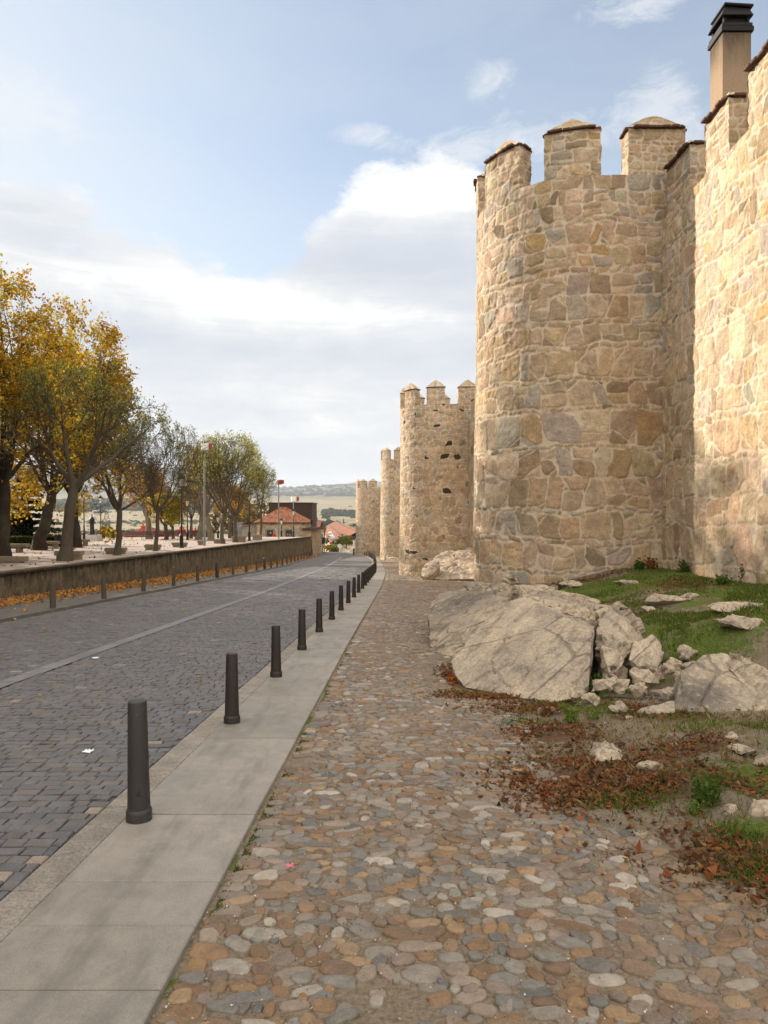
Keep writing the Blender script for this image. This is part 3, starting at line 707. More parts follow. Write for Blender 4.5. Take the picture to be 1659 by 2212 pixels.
# ================================================================== MASONRY
STONE = np.array([(.43, .34, .235), (.38, .305, .215), (.48, .385, .275), (.36, .275, .185), (.33, .295, .25), (.41, .30, .18), (.33, .245, .14), (.275, .21, .135), (.44, .325, .235), (.34, .31, .26), (.20, .155, .10), (.30, .275, .235), (.36, .235, .105)])
STONE = (.72*STONE+.28*np.average(STONE[:6], axis=0))*np.array([1.11, 1.09, 1.08])
SW = np.array([.20, .16, .12, .11, .11, .09, .07, .05, .05, .02, .03, .015, .02]); SW /= SW.sum()
class Layout:
    def __init__(s, W, H, r, hs=(.34, .62), ws=(.55, 1.25), thin=.5, hs2=None, zs=None, grey=1., mtx=None):
        s.z = [0.]; s.rows = []; s.r = r
        while s.z[-1] < H:
            up = s.z[-1] > (zs if zs is not None else 1e9)
            a, c = (hs2 if (up and hs2) else hs)
            th = r.random() < thin and len(s.rows) and not s.rows[-1][1]
            h = r.uniform(.09, .17) if th else r.uniform(a, c)
            w0, w1 = (ws[0]*.5, ws[1]*.5) if not th else (1.2, 3.2)
            ub = [-1.0]
            while ub[-1] < W+1: ub.append(ub[-1]+h*(r.uniform(ws[0], ws[1]) if not th else r.uniform(1., 3.)))
            ub = np.array(ub); k = len(ub)-1
            split = np.where((r.random(k) < .22) & (not th), r.uniform(.3, .7, k), 0)
            s.rows.append((ub, th, h, split)); s.z.append(s.z[-1]+h)
        s.z = np.array(s.z); s.grey = grey
        s.sc = [0]; 
        for ub, *_ in s.rows: s.sc.append(s.sc[-1]+2*(len(ub)-1))
        N = s.sc[-1]
        p = SW.copy(); p[9] *= grey; p /= p.sum()
        s.col = STONE[r.choice(len(STONE), N, p=p)]*r.uniform(.88, 1.14, (N, 1))*(1+r.normal(0, .02, (N, 3)))
        N0 = N
        if grey > 2.2: s.col[r.random(N) < .03] = (.055, .045, .035)
        s.N0 = N0; s.col = np.concatenate([s.col, STONE[r.choice(len(STONE), N, p=p)]*r.uniform(.8, 1.1, (N, 1)), STONE[r.choice(len(STONE), N, p=p)]*r.uniform(.8, 1.1, (N, 1))]); s.cut = np.where(r.random((2, N)) < [[.55], [.35]], r.uniform(.35, .95, (2, N)), 9.); s.ca = r.uniform(.35, 1.2, (2, N)); s.cs = r.choice([-1, 1], (2, 2, N)); s.cs[1, 0] = -s.cs[0, 0]; N = 3*N
        s.rad = r.uniform(.06, .5, N); s.out = r.uniform(.0, 1., N); s.tilt = r.normal(0, 1, (N, 2)); s.jit = r.normal(0, 1, (N, 2)); s.shear = r.normal(0, .3, N)
    def ev(s, u, z, seed=0, amp=1.):
        wu = u+amp*(.075*vn(u*1.7, z*1.7, s=seed+1)+.035*vn(u*5, z*5, s=seed+2)+.014*vn(u*14, z*14, s=seed+5))
        wz = z+amp*(.085*vn(u*1.1, z*1.5, s=seed+3)+.035*vn(u*5, z*5, s=seed+4)+.014*vn(u*14, z*14, s=seed+6))
        wz = np.clip(wz, 0, s.z[-1]-1e-4)
        ri = np.clip(np.searchsorted(s.z, wz, side='right')-1, 0, len(s.rows)-1)
        sid = np.zeros(u.shape, int); e = np.zeros(u.shape); lx = np.zeros(u.shape); lz = np.zeros(u.shape)
        for k in np.unique(ri):
            m = ri == k; ub, th, h, split = s.rows[k]
            uu = wu[m]; zz = wz[m]-s.z[k]
            i = np.clip(np.searchsorted(ub, uu, side='right')-1, 0, len(ub)-2)
            sp = split[i]*h; top = (zz > sp) & (sp > 0)
            z0 = np.where(top, sp, 0); z1 = np.where((sp > 0) & ~top, sp, h)
            a = (ub[i+1]-ub[i])/2; b = (z1-z0)/2; du = uu-(ub[i]+ub[i+1])/2; dz = zz-(z0+z1)/2
            q = s.sc[k]+2*i+top; 
            rr = s.rad[q]*np.minimum(a, b)
            qx = np.abs(du+s.shear[q]*dz*.5)-(a-rr)+.0; qz = np.abs(dz+s.shear[q]*.4*du)-(b-rr)
            sd_ = np.hypot(np.maximum(qx, 0), np.maximum(qz, 0))+np.minimum(np.maximum(qx, qz), 0)-rr
            ee = -sd_; q2 = q.copy(); mn = np.minimum(a, b)
            for c_ in (0, 1):
                th_ = s.ca[c_][q]; nx, nz = np.cos(th_)*s.cs[c_, 0][q], np.sin(th_)*s.cs[c_, 1][q]
                off = np.abs(nx)*a+np.abs(nz)*b-s.cut[c_][q]*mn
                off = np.where(s.cut[c_][q] > 5, 1e3, off); cd = off-(nx*du+nz*dz)
                q2 = np.where(cd < 0, q+s.N0*(1+c_), q2); ee = np.minimum(ee, np.abs(cd))
            sid[m] = q2; e[m] = ee; lx[m] = du; lz[m] = dz
        return sid, e, lx, lz
def masonry_sheet(pos, nrm, s_u, z_v, lay, seed=0, taper=None, amp=1., relief=1., zbase=None, foot=None, uoff=0.):
    """pos/nrm: plan points (n,2) along s_u; z_v heights"""
    U, Z = np.meshgrid(s_u+uoff, z_v, indexing='ij')
    sid, e, lx, lz = lay.ev(U, Z-z_v[0], seed, amp)
    st = sst(.004, .036, e)
    bulge = .013*lay.out[sid]+.022*(lay.tilt[sid, 0]*lx+lay.tilt[sid, 1]*lz)
    rough = .020*fbm(U*5, Z*5, s=seed+9, o=3)+.018*np.abs(fbm(U*11, Z*4, s=seed+12, o=3))
    dsp = relief*(st*(.007+bulge+rough)+.006*vn(U*16, Z*16, s=seed+15)-.010)+.03*vn(U*.45, Z*.45, s=seed+18)
    if taper: dsp = dsp-taper*(Z-z_v[0])
    x = pos[:, 0][:, None]+nrm[:, 0][:, None]*dsp; y = pos[:, 1][:, None]+nrm[:, 1][:, None]*dsp
    V = np.stack([x, y, Z], -1)
    return V.reshape(-1, 3), lay.col[sid].reshape(-1, 3), e.ravel()
def resample(poly, step):
    poly = np.asarray(poly, float); seg = np.linalg.norm(np.diff(poly, axis=0), axis=1); s = np.concatenate([[0], np.cumsum(seg)])
    n = max(2, int(round(s[-1]/step))+1); t = np.linspace(0, s[-1], n)
    # keep corners
    t = np.unique(np.round(np.concatenate([t, s]), 5))
    p = np.stack([np.interp(t, s, poly[:, 0]), np.interp(t, s, poly[:, 1])], -1)
    g = np.gradient(p, t, axis=0); g /= np.linalg.norm(g, axis=1)[:, None]+1e-9
    nr = np.stack([g[:, 1], -g[:, 0]], -1)        # right-hand side of travel = outside
    return t, p, nr
def arc(cx, cy, R, a0, a1, n=48):
    a = np.linspace(a0, a1, n); return [(cx+R*cos(k), cy+R*sin(k)) for k in a]
def wall_mesh(name, poly, z0, z1, step, seed, r, mat='masonry', taper=0., zstep=None, amp=1., relief=1., tone=1., **kw):
    t, p, nr = resample(poly, step); zs = np.linspace(z0, z1, int(round((z1-z0)/(zstep or step)))+1)
    lay = Layout(t[-1], z1-z0+.3, r, **kw)
    V, C, e = masonry_sheet(p, nr, t, zs, lay, seed, taper, amp, relief); C = C*tone
    return V, grid_faces(len(t), len(zs)), C, e, (t, p, nr)

def merlon(parent, quad, z0, h, step, seed, capz=.32, ledge_col='brick_ledge', root_thing=None):
    """quad: plan corners, counter-clockwise seen from above -> body with a brick ledge and a hipped rubble cap"""
    r = np.random.default_rng(seed)
    q = np.array(quad, float); c = q.mean(0)
    ring = np.concatenate([q, q[:1]])
    t, p, nr = resample(ring[:, :], step)
    zs = np.arange(z0, z0+h+step*.5, step) if step < .2 else np.linspace(z0, z0+h, 6)
    zs = np.linspace(z0, z0+h, len(zs))
    small = .7 if step < .04 else 1.
    lay = Layout(t[-1], h+.2, r, hs=(.14*small+.03, .36), ws=(.7, 1.7), thin=.3)
    V, C, e = masonry_sheet(p, nr, t, zs, lay, seed, amp=.55)
    b = kid('merlon', mesh_np('merlon', V, grid_faces(len(t), len(zs)), 'masonry', C, {'edge': e}), parent)
    zt = z0+h
    # ledge: a course of thin bricks
    mb = MB(); per = t[-1]; n = max(4, int(per/.17)) if step < .06 else 4
    out = lambda pt, k: c+(pt-c)*(1+k/np.linalg.norm(pt-c))
    if step < .06:
        for i in range(n):
            s0, s1 = per*i/n+.004, per*(i+1)/n-.004
            a = np.array([np.interp(s0, t, p[:, 0]), np.interp(s0, t, p[:, 1])]); d_ = np.array([np.interp(s1, t, p[:, 0]), np.interp(s1, t, p[:, 1])])
            j = r.uniform(.012, .045); k = r.uniform(.6, 1.3)
            mid = (a+d_)/2; dv = (d_-a); ln = np.linalg.norm(dv)
            mb.box((*(c+(mid-c)*(1+(j-.12)/np.linalg.norm(mid-c))), zt+.03+r.uniform(-.006, .006)), (ln, .30, .042), rz=math.atan2(dv[1], dv[0]), col=(k, k, k))
    else:
        mb.prism([tuple(out(x, .035)) for x in q], zt, zt+.055)
    kid('brick_ledge', mb.mesh('brick_ledge', 'brick_ledge'), b)
    # hipped cap
    nu = len(t); ks = np.linspace(0, 1, 7 if step < .06 else 4)
    sc = 1-ks*.95; hz = capz*(1-(1-ks)**1.06)
    W = np.zeros((nu, len(ks), 3)); UU = np.zeros((nu, len(ks))); ZZ = np.zeros((nu, len(ks)))
    for j in range(len(ks)):
        W[:, j, :2] = c+(p-c)*sc[j]*1.02; W[:, j, 2] = zt+.05+hz[j]; UU[:, j] = t*sc[j]; ZZ[:, j] = ks[j]*.6
    lay2 = Layout(per, 1., r, hs=(.14, .26), ws=(.8, 1.8), thin=.1)
    sid, e, lx, lz = lay2.ev(UU, ZZ, seed+50, .5)
    W[:, :, 2] += (.03*sst(0, .05, e)+.025*fbm(W[:, :, 0]*4, W[:, :, 1]*4, s=seed))*np.sin(ks*pi*.9+.2)[None]
    cm = mesh_np('cap', W, grid_faces(nu, len(ks)), 'masonry', lay2.col[sid].reshape(-1, 3)*1.04, {'edge': e.ravel()})
    cm.set_sharp_from_angle(angle=radians(28)); kid('cap', cm, b)
    return b

def tower(name, xw, y0, R, L, z0, zs, step, seed, label, msp, mh, mw, taper=.008, skew=0., keep=None, big=True, mstep=None, cap=.32, dark=None, ext=1.4):
    """D-plan tower: straight side facing the camera at y0, arc of radius R, back side; msp: stations of merlons along the outline"""
    r = np.random.default_rng(seed)
    cx, cy = xw-L, y0+R
    root = thing(name, (cx, cy, z0), label, 'tower', 'round towers of the city wall')
    poly = [(xw+ext, y0)]+arc(cx, cy, R, -pi/2, -3*pi/2, 72)+[(xw+ext, y0+2*R)]
    poly = [(x-cx, y-cy) for x, y in poly][::-1]
    tot = sum(math.hypot(a[0]-b[0], a[1]-b[1]) for a, b in zip(poly[:-1], poly[1:]))
    msp = [(tot-s_, w_) for s_, w_ in msp]
    kw = dict(hs=(.50, .82), ws=(.45, 1.2), thin=.55, hs2=(.30, .54), zs=6.4) if big else dict(hs=(.30, .56), ws=(.6, 1.5), thin=.25, hs2=(.2, .34), zs=6.9, grey=2.3 if seed == 303 else 2.)
    V, Fg, C, e, (t, p, nr) = wall_mesh('shaft', poly, 0., zs-z0, step, seed, r, taper=taper, **kw)
    kid('shaft', mesh_np('shaft', V, Fg, 'masonry', C, {'edge': e}), root)
    tz = taper*(zs-z0)
    # roof deck, a little below the sill, with a thick parapet rim
    pi_ = p-nr*(.02+tz); inn = p-nr*.55; n = len(t)
    lev = zs-z0
    rim = np.concatenate([np.c_[pi_, np.full(n, lev)], np.c_[inn, np.full(n, lev+.02)], np.c_[inn, np.full(n, lev-1.2)]])
    f = [np.array([(k, k+1, n+k+1, n+k) for k in range(n-1)])[:, ::1], np.array([(n+k, n+k+1, 2*n+k+1, 2*n+k) for k in range(n-1)])]
    lay = Layout(t[-1], 2., r, hs=(.2, .3)); 
    kid('parapet_rim', mesh_np('parapet_rim', rim, f, 'masonry', np.tile(STONE[0], (3*n, 1)), {'edge': .2}, smooth=False), root)
    deck = np.c_[inn, np.full(n, lev-1.15)]
    kid('deck', mesh_np('deck', deck, np.array([list(range(n))[::-1]]), 'masonry', np.tile(STONE[1], (n, 1)), {'edge': .2}, smooth=False), root)
    for i, (sc_, wd) in enumerate(msp):
        a, b_ = sc_-wd/2, sc_+wd/2
        g = lambda s, off: (np.interp(s, t, p[:, 0]-nr[:, 0]*(off+tz)), np.interp(s, t, p[:, 1]-nr[:, 1]*(off+tz)))
        ss = np.linspace(a, b_, 5)
        outer = [g(s, .0) for s in ss]; inner = [g(s, .5) for s in (b_, a)]
        q = outer+inner
        merlon(root, q, lev-.02, mh, mstep or step, seed*13+i, cap)
    return root, poly, (t, p, nr)

# ---- first tower
T1 = dict(xw=6.26, y0=16.0, R=2.5, L=1.39)
t1, *_ = tower('wall_tower', 6.26, 16.0, 2.5, 1.39, -1.1, 9.33, .027, 101, 'tallest round stone tower nearest the camera, filling the right half above the boulders', [(1.58, 1.30), (3.5, 1.30), (5.45, 1.30), (7.4, 1.3), (9.3, 1.3), (11.2, 1.3), (12.8, 1.1)], 1.06, 1.3, ext=1.5)
# ---- curtain wall beside it, running towards the camera
def curtain(name, poly, z0, z1, thick, step, seed, label, mer, mh, mstep, big=True, zstep=None, near=None):
    r = np.random.default_rng(seed)
    o = np.array(poly[0]); root = thing(name, (o[0], o[1], z0), label, 'city wall', 'stretches of the city wall')
    pl = [(x-o[0], y-o[1]) for x, y in poly]
    kw = dict(hs=(.46, .76), ws=(.42, 1.1), thin=.55, hs2=(.3, .6), zs=6.6, tone=1.14) if big else dict(hs=(.3, .55), ws=(.6, 1.5), thin=.3)
    V, Fg, C, e, (t, p, nr) = wall_mesh('wall_face', pl, 0., z1-z0, step, seed, r, taper=.004, zstep=zstep, **kw)
    kid('wall_face', mesh_np('wall_face', V, Fg, 'masonry', C, {'edge': e}), root)
    n = len(t); h = z1-z0; inn = p-nr*thick
    rim = np.concatenate([np.c_[p-nr*.06, np.full(n, h)], np.c_[inn, np.full(n, h+.02)], np.c_[inn, np.zeros(n)]])
    f = [np.array([(k, k+1, n+k+1, n+k) for k in range(n-1)]), np.array([(n+k, n+k+1, 2*n+k+1, 2*n+k) for k in range(n-1)])]
    kid('wall_walk', mesh_np('wall_walk', rim, f, 'masonry', np.tile(STONE[1], (3*n, 1)), {'edge': .2}, smooth=False), root)
    for i, (a, b_) in enumerate(mer):
        g = lambda s, off: (np.interp(s, t, p[:, 0]-nr[:, 0]*off), np.interp(s, t, p[:, 1]-nr[:, 1]*off))
        q = [g(a, .03), g(b_, .03), g(b_, .53), g(a, .53)]
        merlon(root, q, h-.02, mh, mstep, seed*17+i, .30)
    return root
curtain('curtain_wall', [(6.26, 16.02), (6.26, 9.8)], -.6, 8.27, 2.8, .025, 202, 'sunlit stone city wall closing the right edge behind the grass bank', [(16.02-15.80, 16.02-14.62), (16.02-13.94, 16.02-12.96), (16.02-12.30, 16.02-11.2), (16.02-10.6, 16.02-9.85)], 1.02, .027)

MS = [(1.35, 1.12), (3.25, 1.12), (5.2, 1.12), (7.1, 1.1), (9.0, 1.1), (10.9, 1.1), (12.5, .9)]
tower('wall_tower', 4.82, 41.0, 2.5, 1.40, -2.6, 7.95, .05, 303, 'second round tower, studded with a few dark stones, left of the tallest one', MS, .98, 1.1, big=False, mstep=.06, cap=.42)
tower('wall_tower', 3.45, 79.0, 2.5, 1.40, -4.6, 7.6, .10, 404, 'third round tower, mostly hidden behind the second one', MS[:4], .98, 1.1, big=False, mstep=.12, cap=.4)
tower('wall_tower', -.41, 105.0, 2.5, 1.40, -5.4, 5.3, .11, 505, 'farthest round tower, standing where the road drops from view', [(.8, 1.1), (2.64, 1.2), (4.35, 1.15), (6.1, 1.1)], .95, 1.1, big=False, mstep=.12, cap=.36)
curtain('curtain_wall', [(4.86, 41.3), (6.24, 20.7)], -2.4, 7.0, 2., .15, 606, 'stretch of city wall hidden between the nearest and second towers', [(1+2*k, 2.2+2*k) for k in range(9)], 1., .3, False)
curtain('curtain_wall', [(3.5, 79.3), (4.84, 45.7)], -4.4, 6.2, 2., .2, 707, 'stretch of city wall between the second and third towers', [(1+2*k, 2.2+2*k) for k in range(15)], 1., .4, False)
curtain('curtain_wall', [(-.36, 105.3), (3.46, 83.7)], -5.4, 5.6, 2., .13, 808, 'narrow sunlit stretch of city wall between the third and farthest towers', [(1+2*k, 2.2+2*k) for k in range(10)], .95, .3, False)

# ---- chimney on the wall walk
root = thing('chimney', (7.46, 15.3, 7.2), 'tall rendered chimney with a black metal cowl rising behind the city wall', 'chimney')
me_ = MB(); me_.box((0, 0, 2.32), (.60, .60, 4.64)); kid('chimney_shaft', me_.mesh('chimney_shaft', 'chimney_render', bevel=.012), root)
mb = MB(); mb.box((0, 0, 4.70), (.68, .68, .11)); mb.box((0, 0, 4.80), (.64, .64, .07)); kid('collar', mb.mesh('collar', 'soot_metal', bevel=.008), root)
mb = MB()
for sx in (-1, 1):
    for sy in (-1, 1): mb.box((sx*.25, sy*.25, 4.93), (.05, .05, .2))
mb.box((0, 0, 4.93), (.46, .46, .18))
kid('cowl_post', mb.mesh('cowl_post', 'soot_metal'), root)
mb = MB(); a, h0, h1 = .34, 4.98, 5.20
mb.add([(-a, -a, h0), (a, -a, h0), (a, a, h0), (-a, a, h0), (-a*.72, -a*.8, h1), (a*.78, -a*.8, h1-.03), (a*.78, a*.8, h1-.03), (-a*.72, a*.8, h1)], [(3, 2, 1, 0), (4, 5, 6, 7), (0, 1, 5, 4), (1, 2, 6, 5), (2, 3, 7, 6), (3, 0, 4, 7)])
mb.box((.03, 0, 5.215), (.62, .66, .05), mtx=Matrix.Rotation(.06, 3, 'Y')); kid('cowl', mb.mesh('cowl', 'soot_metal', bevel=.01), root)
# ================================================================== ROCKS
def rock(name, pts, label, group=None, res=.05, amp=.04, seed=0, lich=None, strata=(.35, .2, 1.), sa=.03, cat='rock', rnd=.0, blk=None, groove=None):
    """hull of the given points, cut fine and roughened; split planes give the layered edges"""
    pts = [Vector(p) for p in pts]; c = sum(pts, Vector())/len(pts); base = Vector((c.x, c.y, min(p.z for p in pts)))
    bm = bmesh.new()
    for p in pts: bm.verts.new(p-base)
    bmesh.ops.convex_hull(bm, input=bm.verts[:])
    for v in [v for v in bm.verts if not v.link_faces]: bm.verts.remove(v)
    bmesh.ops.triangulate(bm, faces=bm.faces)
    for it in range(9):
        lim = max(res, 1e-3)*1.35
        ed = [e for e in bm.edges if e.calc_length() > lim]
        if not ed or len(bm.verts) > 26000: break
        bmesh.ops.subdivide_edges(bm, edges=ed, cuts=1, use_grid_fill=False)
        bmesh.ops.triangulate(bm, faces=[f for f in bm.faces if len(f.verts) > 3])
    bm.normal_update()
    if rnd:
        for _ in range(int(rnd)): bmesh.ops.smooth_vert(bm, verts=bm.verts, factor=.5, use_axis_x=True, use_axis_y=True, use_axis_z=True)
        bm.normal_update()
    V = np.array([v.co for v in bm.verts]); N = np.array([v.normal for v in bm.verts]); W = V+np.array(base)
    n1 = fbm(W[:, 0]*1.7, W[:, 1]*1.7, W[:, 2]*1.7, s=seed, o=3); n2 = fbm(W[:, 0]*7, W[:, 1]*7, W[:, 2]*7, s=seed+5, o=4)
    sv = np.array(strata)/np.linalg.norm(strata); q = W@sv*5.5+.5*n1+.25*n2
    saw = (q-np.floor(q)); step = _h(np.floor(q), np.floor(q)*0, np.floor(q)*0, seed+3)-.5
    rid = 1-np.abs(vn(W[:, 0]*1.9+n1, W[:, 1]*1.9, W[:, 2]*1.9, s=seed+11)); rid = np.maximum(rid-.93, 0)/.07
    dsp = amp*n1*1.2+amp*.5*n2+sa*(step*1.0+.35*saw)-amp*1.1*rid
    if groove:
        gq = W@sv*groove+.55*n1+.05*n2; k_ = np.floor(gq); fr = np.abs(gq-k_-.5); on = _h(k_, k_*0, k_*0, seed+21) < .6
        fade = sst(-.25, .15, fbm(W[:, 0]*.9+k_*3.1, W[:, 1]*.9, W[:, 2]*.9, s=seed+23, o=2))
        dsp = dsp-on*fade*(.035*np.exp(-(fr/.035)**2))+fade*.022*(_h(k_, k_*0, k_*0, seed+22)-.5)*2
    if blk:
        t1 = np.cross(sv, [.3, .9, .1]); t1 /= np.linalg.norm(t1); t2 = np.cross(sv, t1)
        a_ = np.floor(W@sv/(blk*.32)+.6*n1+.15*n2).astype(int); b_ = np.floor(W@t1/blk+.5*n1+.2*n2+a_*.37).astype(int); c_ = np.floor(W@t2/blk*.8+.5*n2+a_*.61).astype(int)
        dsp = dsp+blk*.26*(_h(a_, b_, c_, seed+9)-.55)
    V = V+N*dsp[:, None]
    F = np.array([[l.vert.index for l in f.loops] for f in bm.faces]); bm.free()
    li = np.zeros(len(V))
    if lich is not None:
        lc, lr = Vector(lich[0])-base, lich[1]; li = np.exp(-(np.linalg.norm(V-np.array(lc), axis=1)/lr)**2)
    me = mesh_np(name, V, F, 'rock', floats={'lichen': li})
    try: me.set_sharp_from_angle(angle=radians(20))
    except Exception: pass
    o = link(name, me, None, base); tag(o, label, cat, group); return o
def G(px, py, dz=0.):                      # a point of the road plane seen at (px, py)
    d = 1534*1.7/(py-1106-1534*.049); return Vector((X(px, d), d, float(prof(d))+dz))
B = 'outcrop boulders below the tower'
# big tilted slab
rock('boulder', [P(975, 1428, 9.3), P(985, 1462, 8.85), P(1005, 1485, 8.6), P(1190, 1518, 7.75), P(1235, 1508, 7.7), P(1272, 1480, 7.95), P(1280, 1372, 8.35), P(1228, 1338, 9.0), P(1130, 1290, 10.6), P(1090, 1300, 10.6), P(1010, 1385, 9.7), P(1160, 1300, 11.4), P(1290, 1340, 10),
      (1.0, 9.4, -.9), (2.3, 8.2, -.9), (3.0, 10.5, -.6), (1.6, 11.5, -.8)], 'large smooth grey boulder with a broad slanting face at the edge of the cobbles', B, .036, .028, 3, strata=(-.62, .35, .70), sa=.006, groove=4.2)
# left shoulder
rock('boulder', [P(925, 1338, 13.2), P(928, 1392, 12.1), P(965, 1425, 11.3), P(1010, 1395, 11.1), P(1085, 1310, 12.0), P(1060, 1258, 15.2), P(950, 1280, 15.8), P(1130, 1268, 14.2), P(930, 1300, 15.5), (.9, 12., -1.2), (.95, 10.6, -1.1), (2.8, 12.5, -.9), (2.6, 16.5, -.9), (1.2, 16.3, -1.2)],
     'long lichened boulder left of the smooth slab, nearest the path', B, .055, .055, 8, lich=(P(985, 1300, 13.9), 1.3), strata=(-.5, .35, .75), sa=.01, groove=3.4)
# broken ridge behind
rock('boulder', [P(1130, 1290, 10.9), P(1225, 1325, 9.6), P(1290, 1345, 9.4), P(1180, 1262, 12.6), P(1110, 1262, 13.2), P(1290, 1300, 11.8), (1.9, 11, -.6), (2.7, 9.6, -.5), (3.4, 11.5, -.3), (2.1, 13.3, -.5)], 'low layered rock ridge on top of the smooth slab', B, .045, .06, 12, strata=(.2, .5, 1.), sa=.05, blk=.42)
# upright split blocks to the right of the slab
rock('boulder', [P(1296, 1322, 9.6), P(1330, 1312, 9.7), P(1352, 1345, 9.2), P(1372, 1400, 8.9), P(1345, 1440, 8.5), P(1318, 1462, 8.3), P(1302, 1452, 8.5), P(1298, 1392, 8.8), P(1370, 1352, 10), (2.6, 8.5, -.8), (3.2, 9.2, -.6), (3.2, 10, -.4)], 'upright split rock right of the smooth slab, cut by a dark cleft', B, .035, .04, 21, strata=(1., .1, .15), sa=.04, blk=.55)
rock('boulder', [P(1330, 1318, 9.6), P(1372, 1328, 9.6), P(1395, 1390, 9.3), P(1388, 1425, 9.0), P(1352, 1432, 8.9), P(1336, 1380, 9.1), P(1400, 1370, 10.2), (3.1, 9.2, -.6), (3.7, 9.6, -.3), (3.5, 10.4, -.2)], 'narrow pointed rock standing behind the upright split rock', B, .035, .04, 23, strata=(1., .1, .3), sa=.04, blk=.5)
rock('boulder', [P(1372, 1385, 8.9), P(1410, 1365, 9.1), P(1432, 1400, 8.9), P(1418, 1440, 8.6), P(1378, 1438, 8.5), P(1360, 1425, 8.5), P(1425, 1380, 9.6), (3.2, 8.7, -.7), (3.6, 9.4, -.3)], 'angular brown rock wedged among rubble', B, .045, .03, 27, sa=.05)
# right-hand boulder
rock('boulder', [P(1450, 1535, 7.05), P(1452, 1560, 6.95), P(1470, 1450, 7.55), P(1518, 1412, 7.9), P(1545, 1408, 8.1), P(1600, 1470, 7.5), P(1640, 1520, 7.15), P(1664, 1568, 6.9), P(1600, 1590, 6.65), P(1480, 1590, 6.7), (3.1, 6.9, -.75), (4.1, 6.8, -.75), (4.4, 8.4, -.4), (3.3, 8.3, -.5)],
     'wedge-shaped boulder with a dark lichen patch at the right edge', B, .05, .03, 31, lich=(P(1505, 1480, 7.25), .50), strata=(-.5, .3, .8), sa=.008, groove=4.)
rock('boulder', [P(1340, 1562, 6.85), P(1385, 1530, 7.05), P(1455, 1515, 7.15), P(1462, 1572, 6.75), P(1400, 1580, 6.65), (2.5, 7.1, -.65), (3.0, 6.8, -.7), (3.0, 7.3, -.6), (2.4, 6.8, -.65)], 'low pale rock lying in front of the wedge-shaped boulder', B, .045, .025, 33, sa=.015)
rock('boulder', [P(1540, 1418, 8.1), P(1580, 1408, 8.2), P(1640, 1440, 8.0), P(1700, 1480, 7.8), P(1690, 1560, 7.2), P(1640, 1545, 7.1), P(1590, 1470, 7.6), (4.6, 8.2, -.4), (4.2, 7.2, -.7), (5.2, 8.4, -.3)], 'cracked tan boulder behind the wedge-shaped one at the right edge', B, .04, .05, 37, strata=(.8, .3, .5), sa=.05, blk=.4)
rock('boulder', [P(1622, 1520, 7.0), P(1672, 1500, 7.1), P(1690, 1560, 6.8), P(1650, 1570, 6.75), P(1610, 1555, 6.9), (4.1, 6.8, -.7), (4.5, 7.1, -.6)], 'small cracked boulder at the right edge beside the wedge-shaped one', B, .045, .03, 39, sa=.05)
# rubble between the two
RB = 'rubble stones between the boulders'
rr2 = np.random.default_rng(5)
def lump(c, s, seed, flat=.7):
    r = np.random.default_rng(seed); out = []
    for k in range(13):
        v = r.normal(0, 1, 3); v /= np.linalg.norm(v); v *= r.uniform(.8, 1.1)
        out.append((c[0]+v[0]*s[0], c[1]+v[1]*s[1], c[2]+v[2]*s[2]))
    return out
RUB = [(1390, 1470, 7.9, 52, 45), (1432, 1500, 7.5, 45, 40), (1345, 1482, 7.8, 42, 34), (1455, 1440, 8.3, 42, 30), (1425, 1450, 8.3, 38, 34), (1488, 1410, 8.8, 42, 34), (1450, 1405, 9.1, 40, 36), (1520, 1402, 9.0, 36, 26), (1475, 1465, 8.0, 34, 36), (1410, 1418, 8.8, 30, 26), (1492, 1440, 8.4, 30, 26), (1400, 1510, 7.3, 30, 24),
       (1310, 1478, 7.8, 62, 30), (1275, 1515, 7.4, 42, 34), (1335, 1530, 7.1, 28, 18), (1378, 1488, 7.7, 26, 30), (1540, 1392, 9.3, 30, 20), (1250, 1500, 7.55, 30, 22)]
PL = ['squat grey', 'blunt angular', 'flat pale grey', 'rounded tan', 'cracked brownish', 'tilted pale', 'block-shaped grey', 'thin upright', 'leaning angular', 'small tan', 'pointed grey', 'half-buried', 'flat-topped grey', 'stubby pale', 'small flat', 'split upright', 'small pale', 'low angular']
for i, (px, py, d, w_, h_) in enumerate(RUB):
    c = P(px, py, d); s = (w_*.62/F_*d, w_*.5/F_*d, h_*.72/F_*d); c.z -= s[2]*.15
    rock('rubble_stone', lump(c, s, 60+i), PL[i]+(' rubble stone in the heap between the boulders' if i < 12 or i == 15 else ' stone lying at the foot of the boulders') , RB, .03, .02, 70+i, sa=.03, blk=.16)
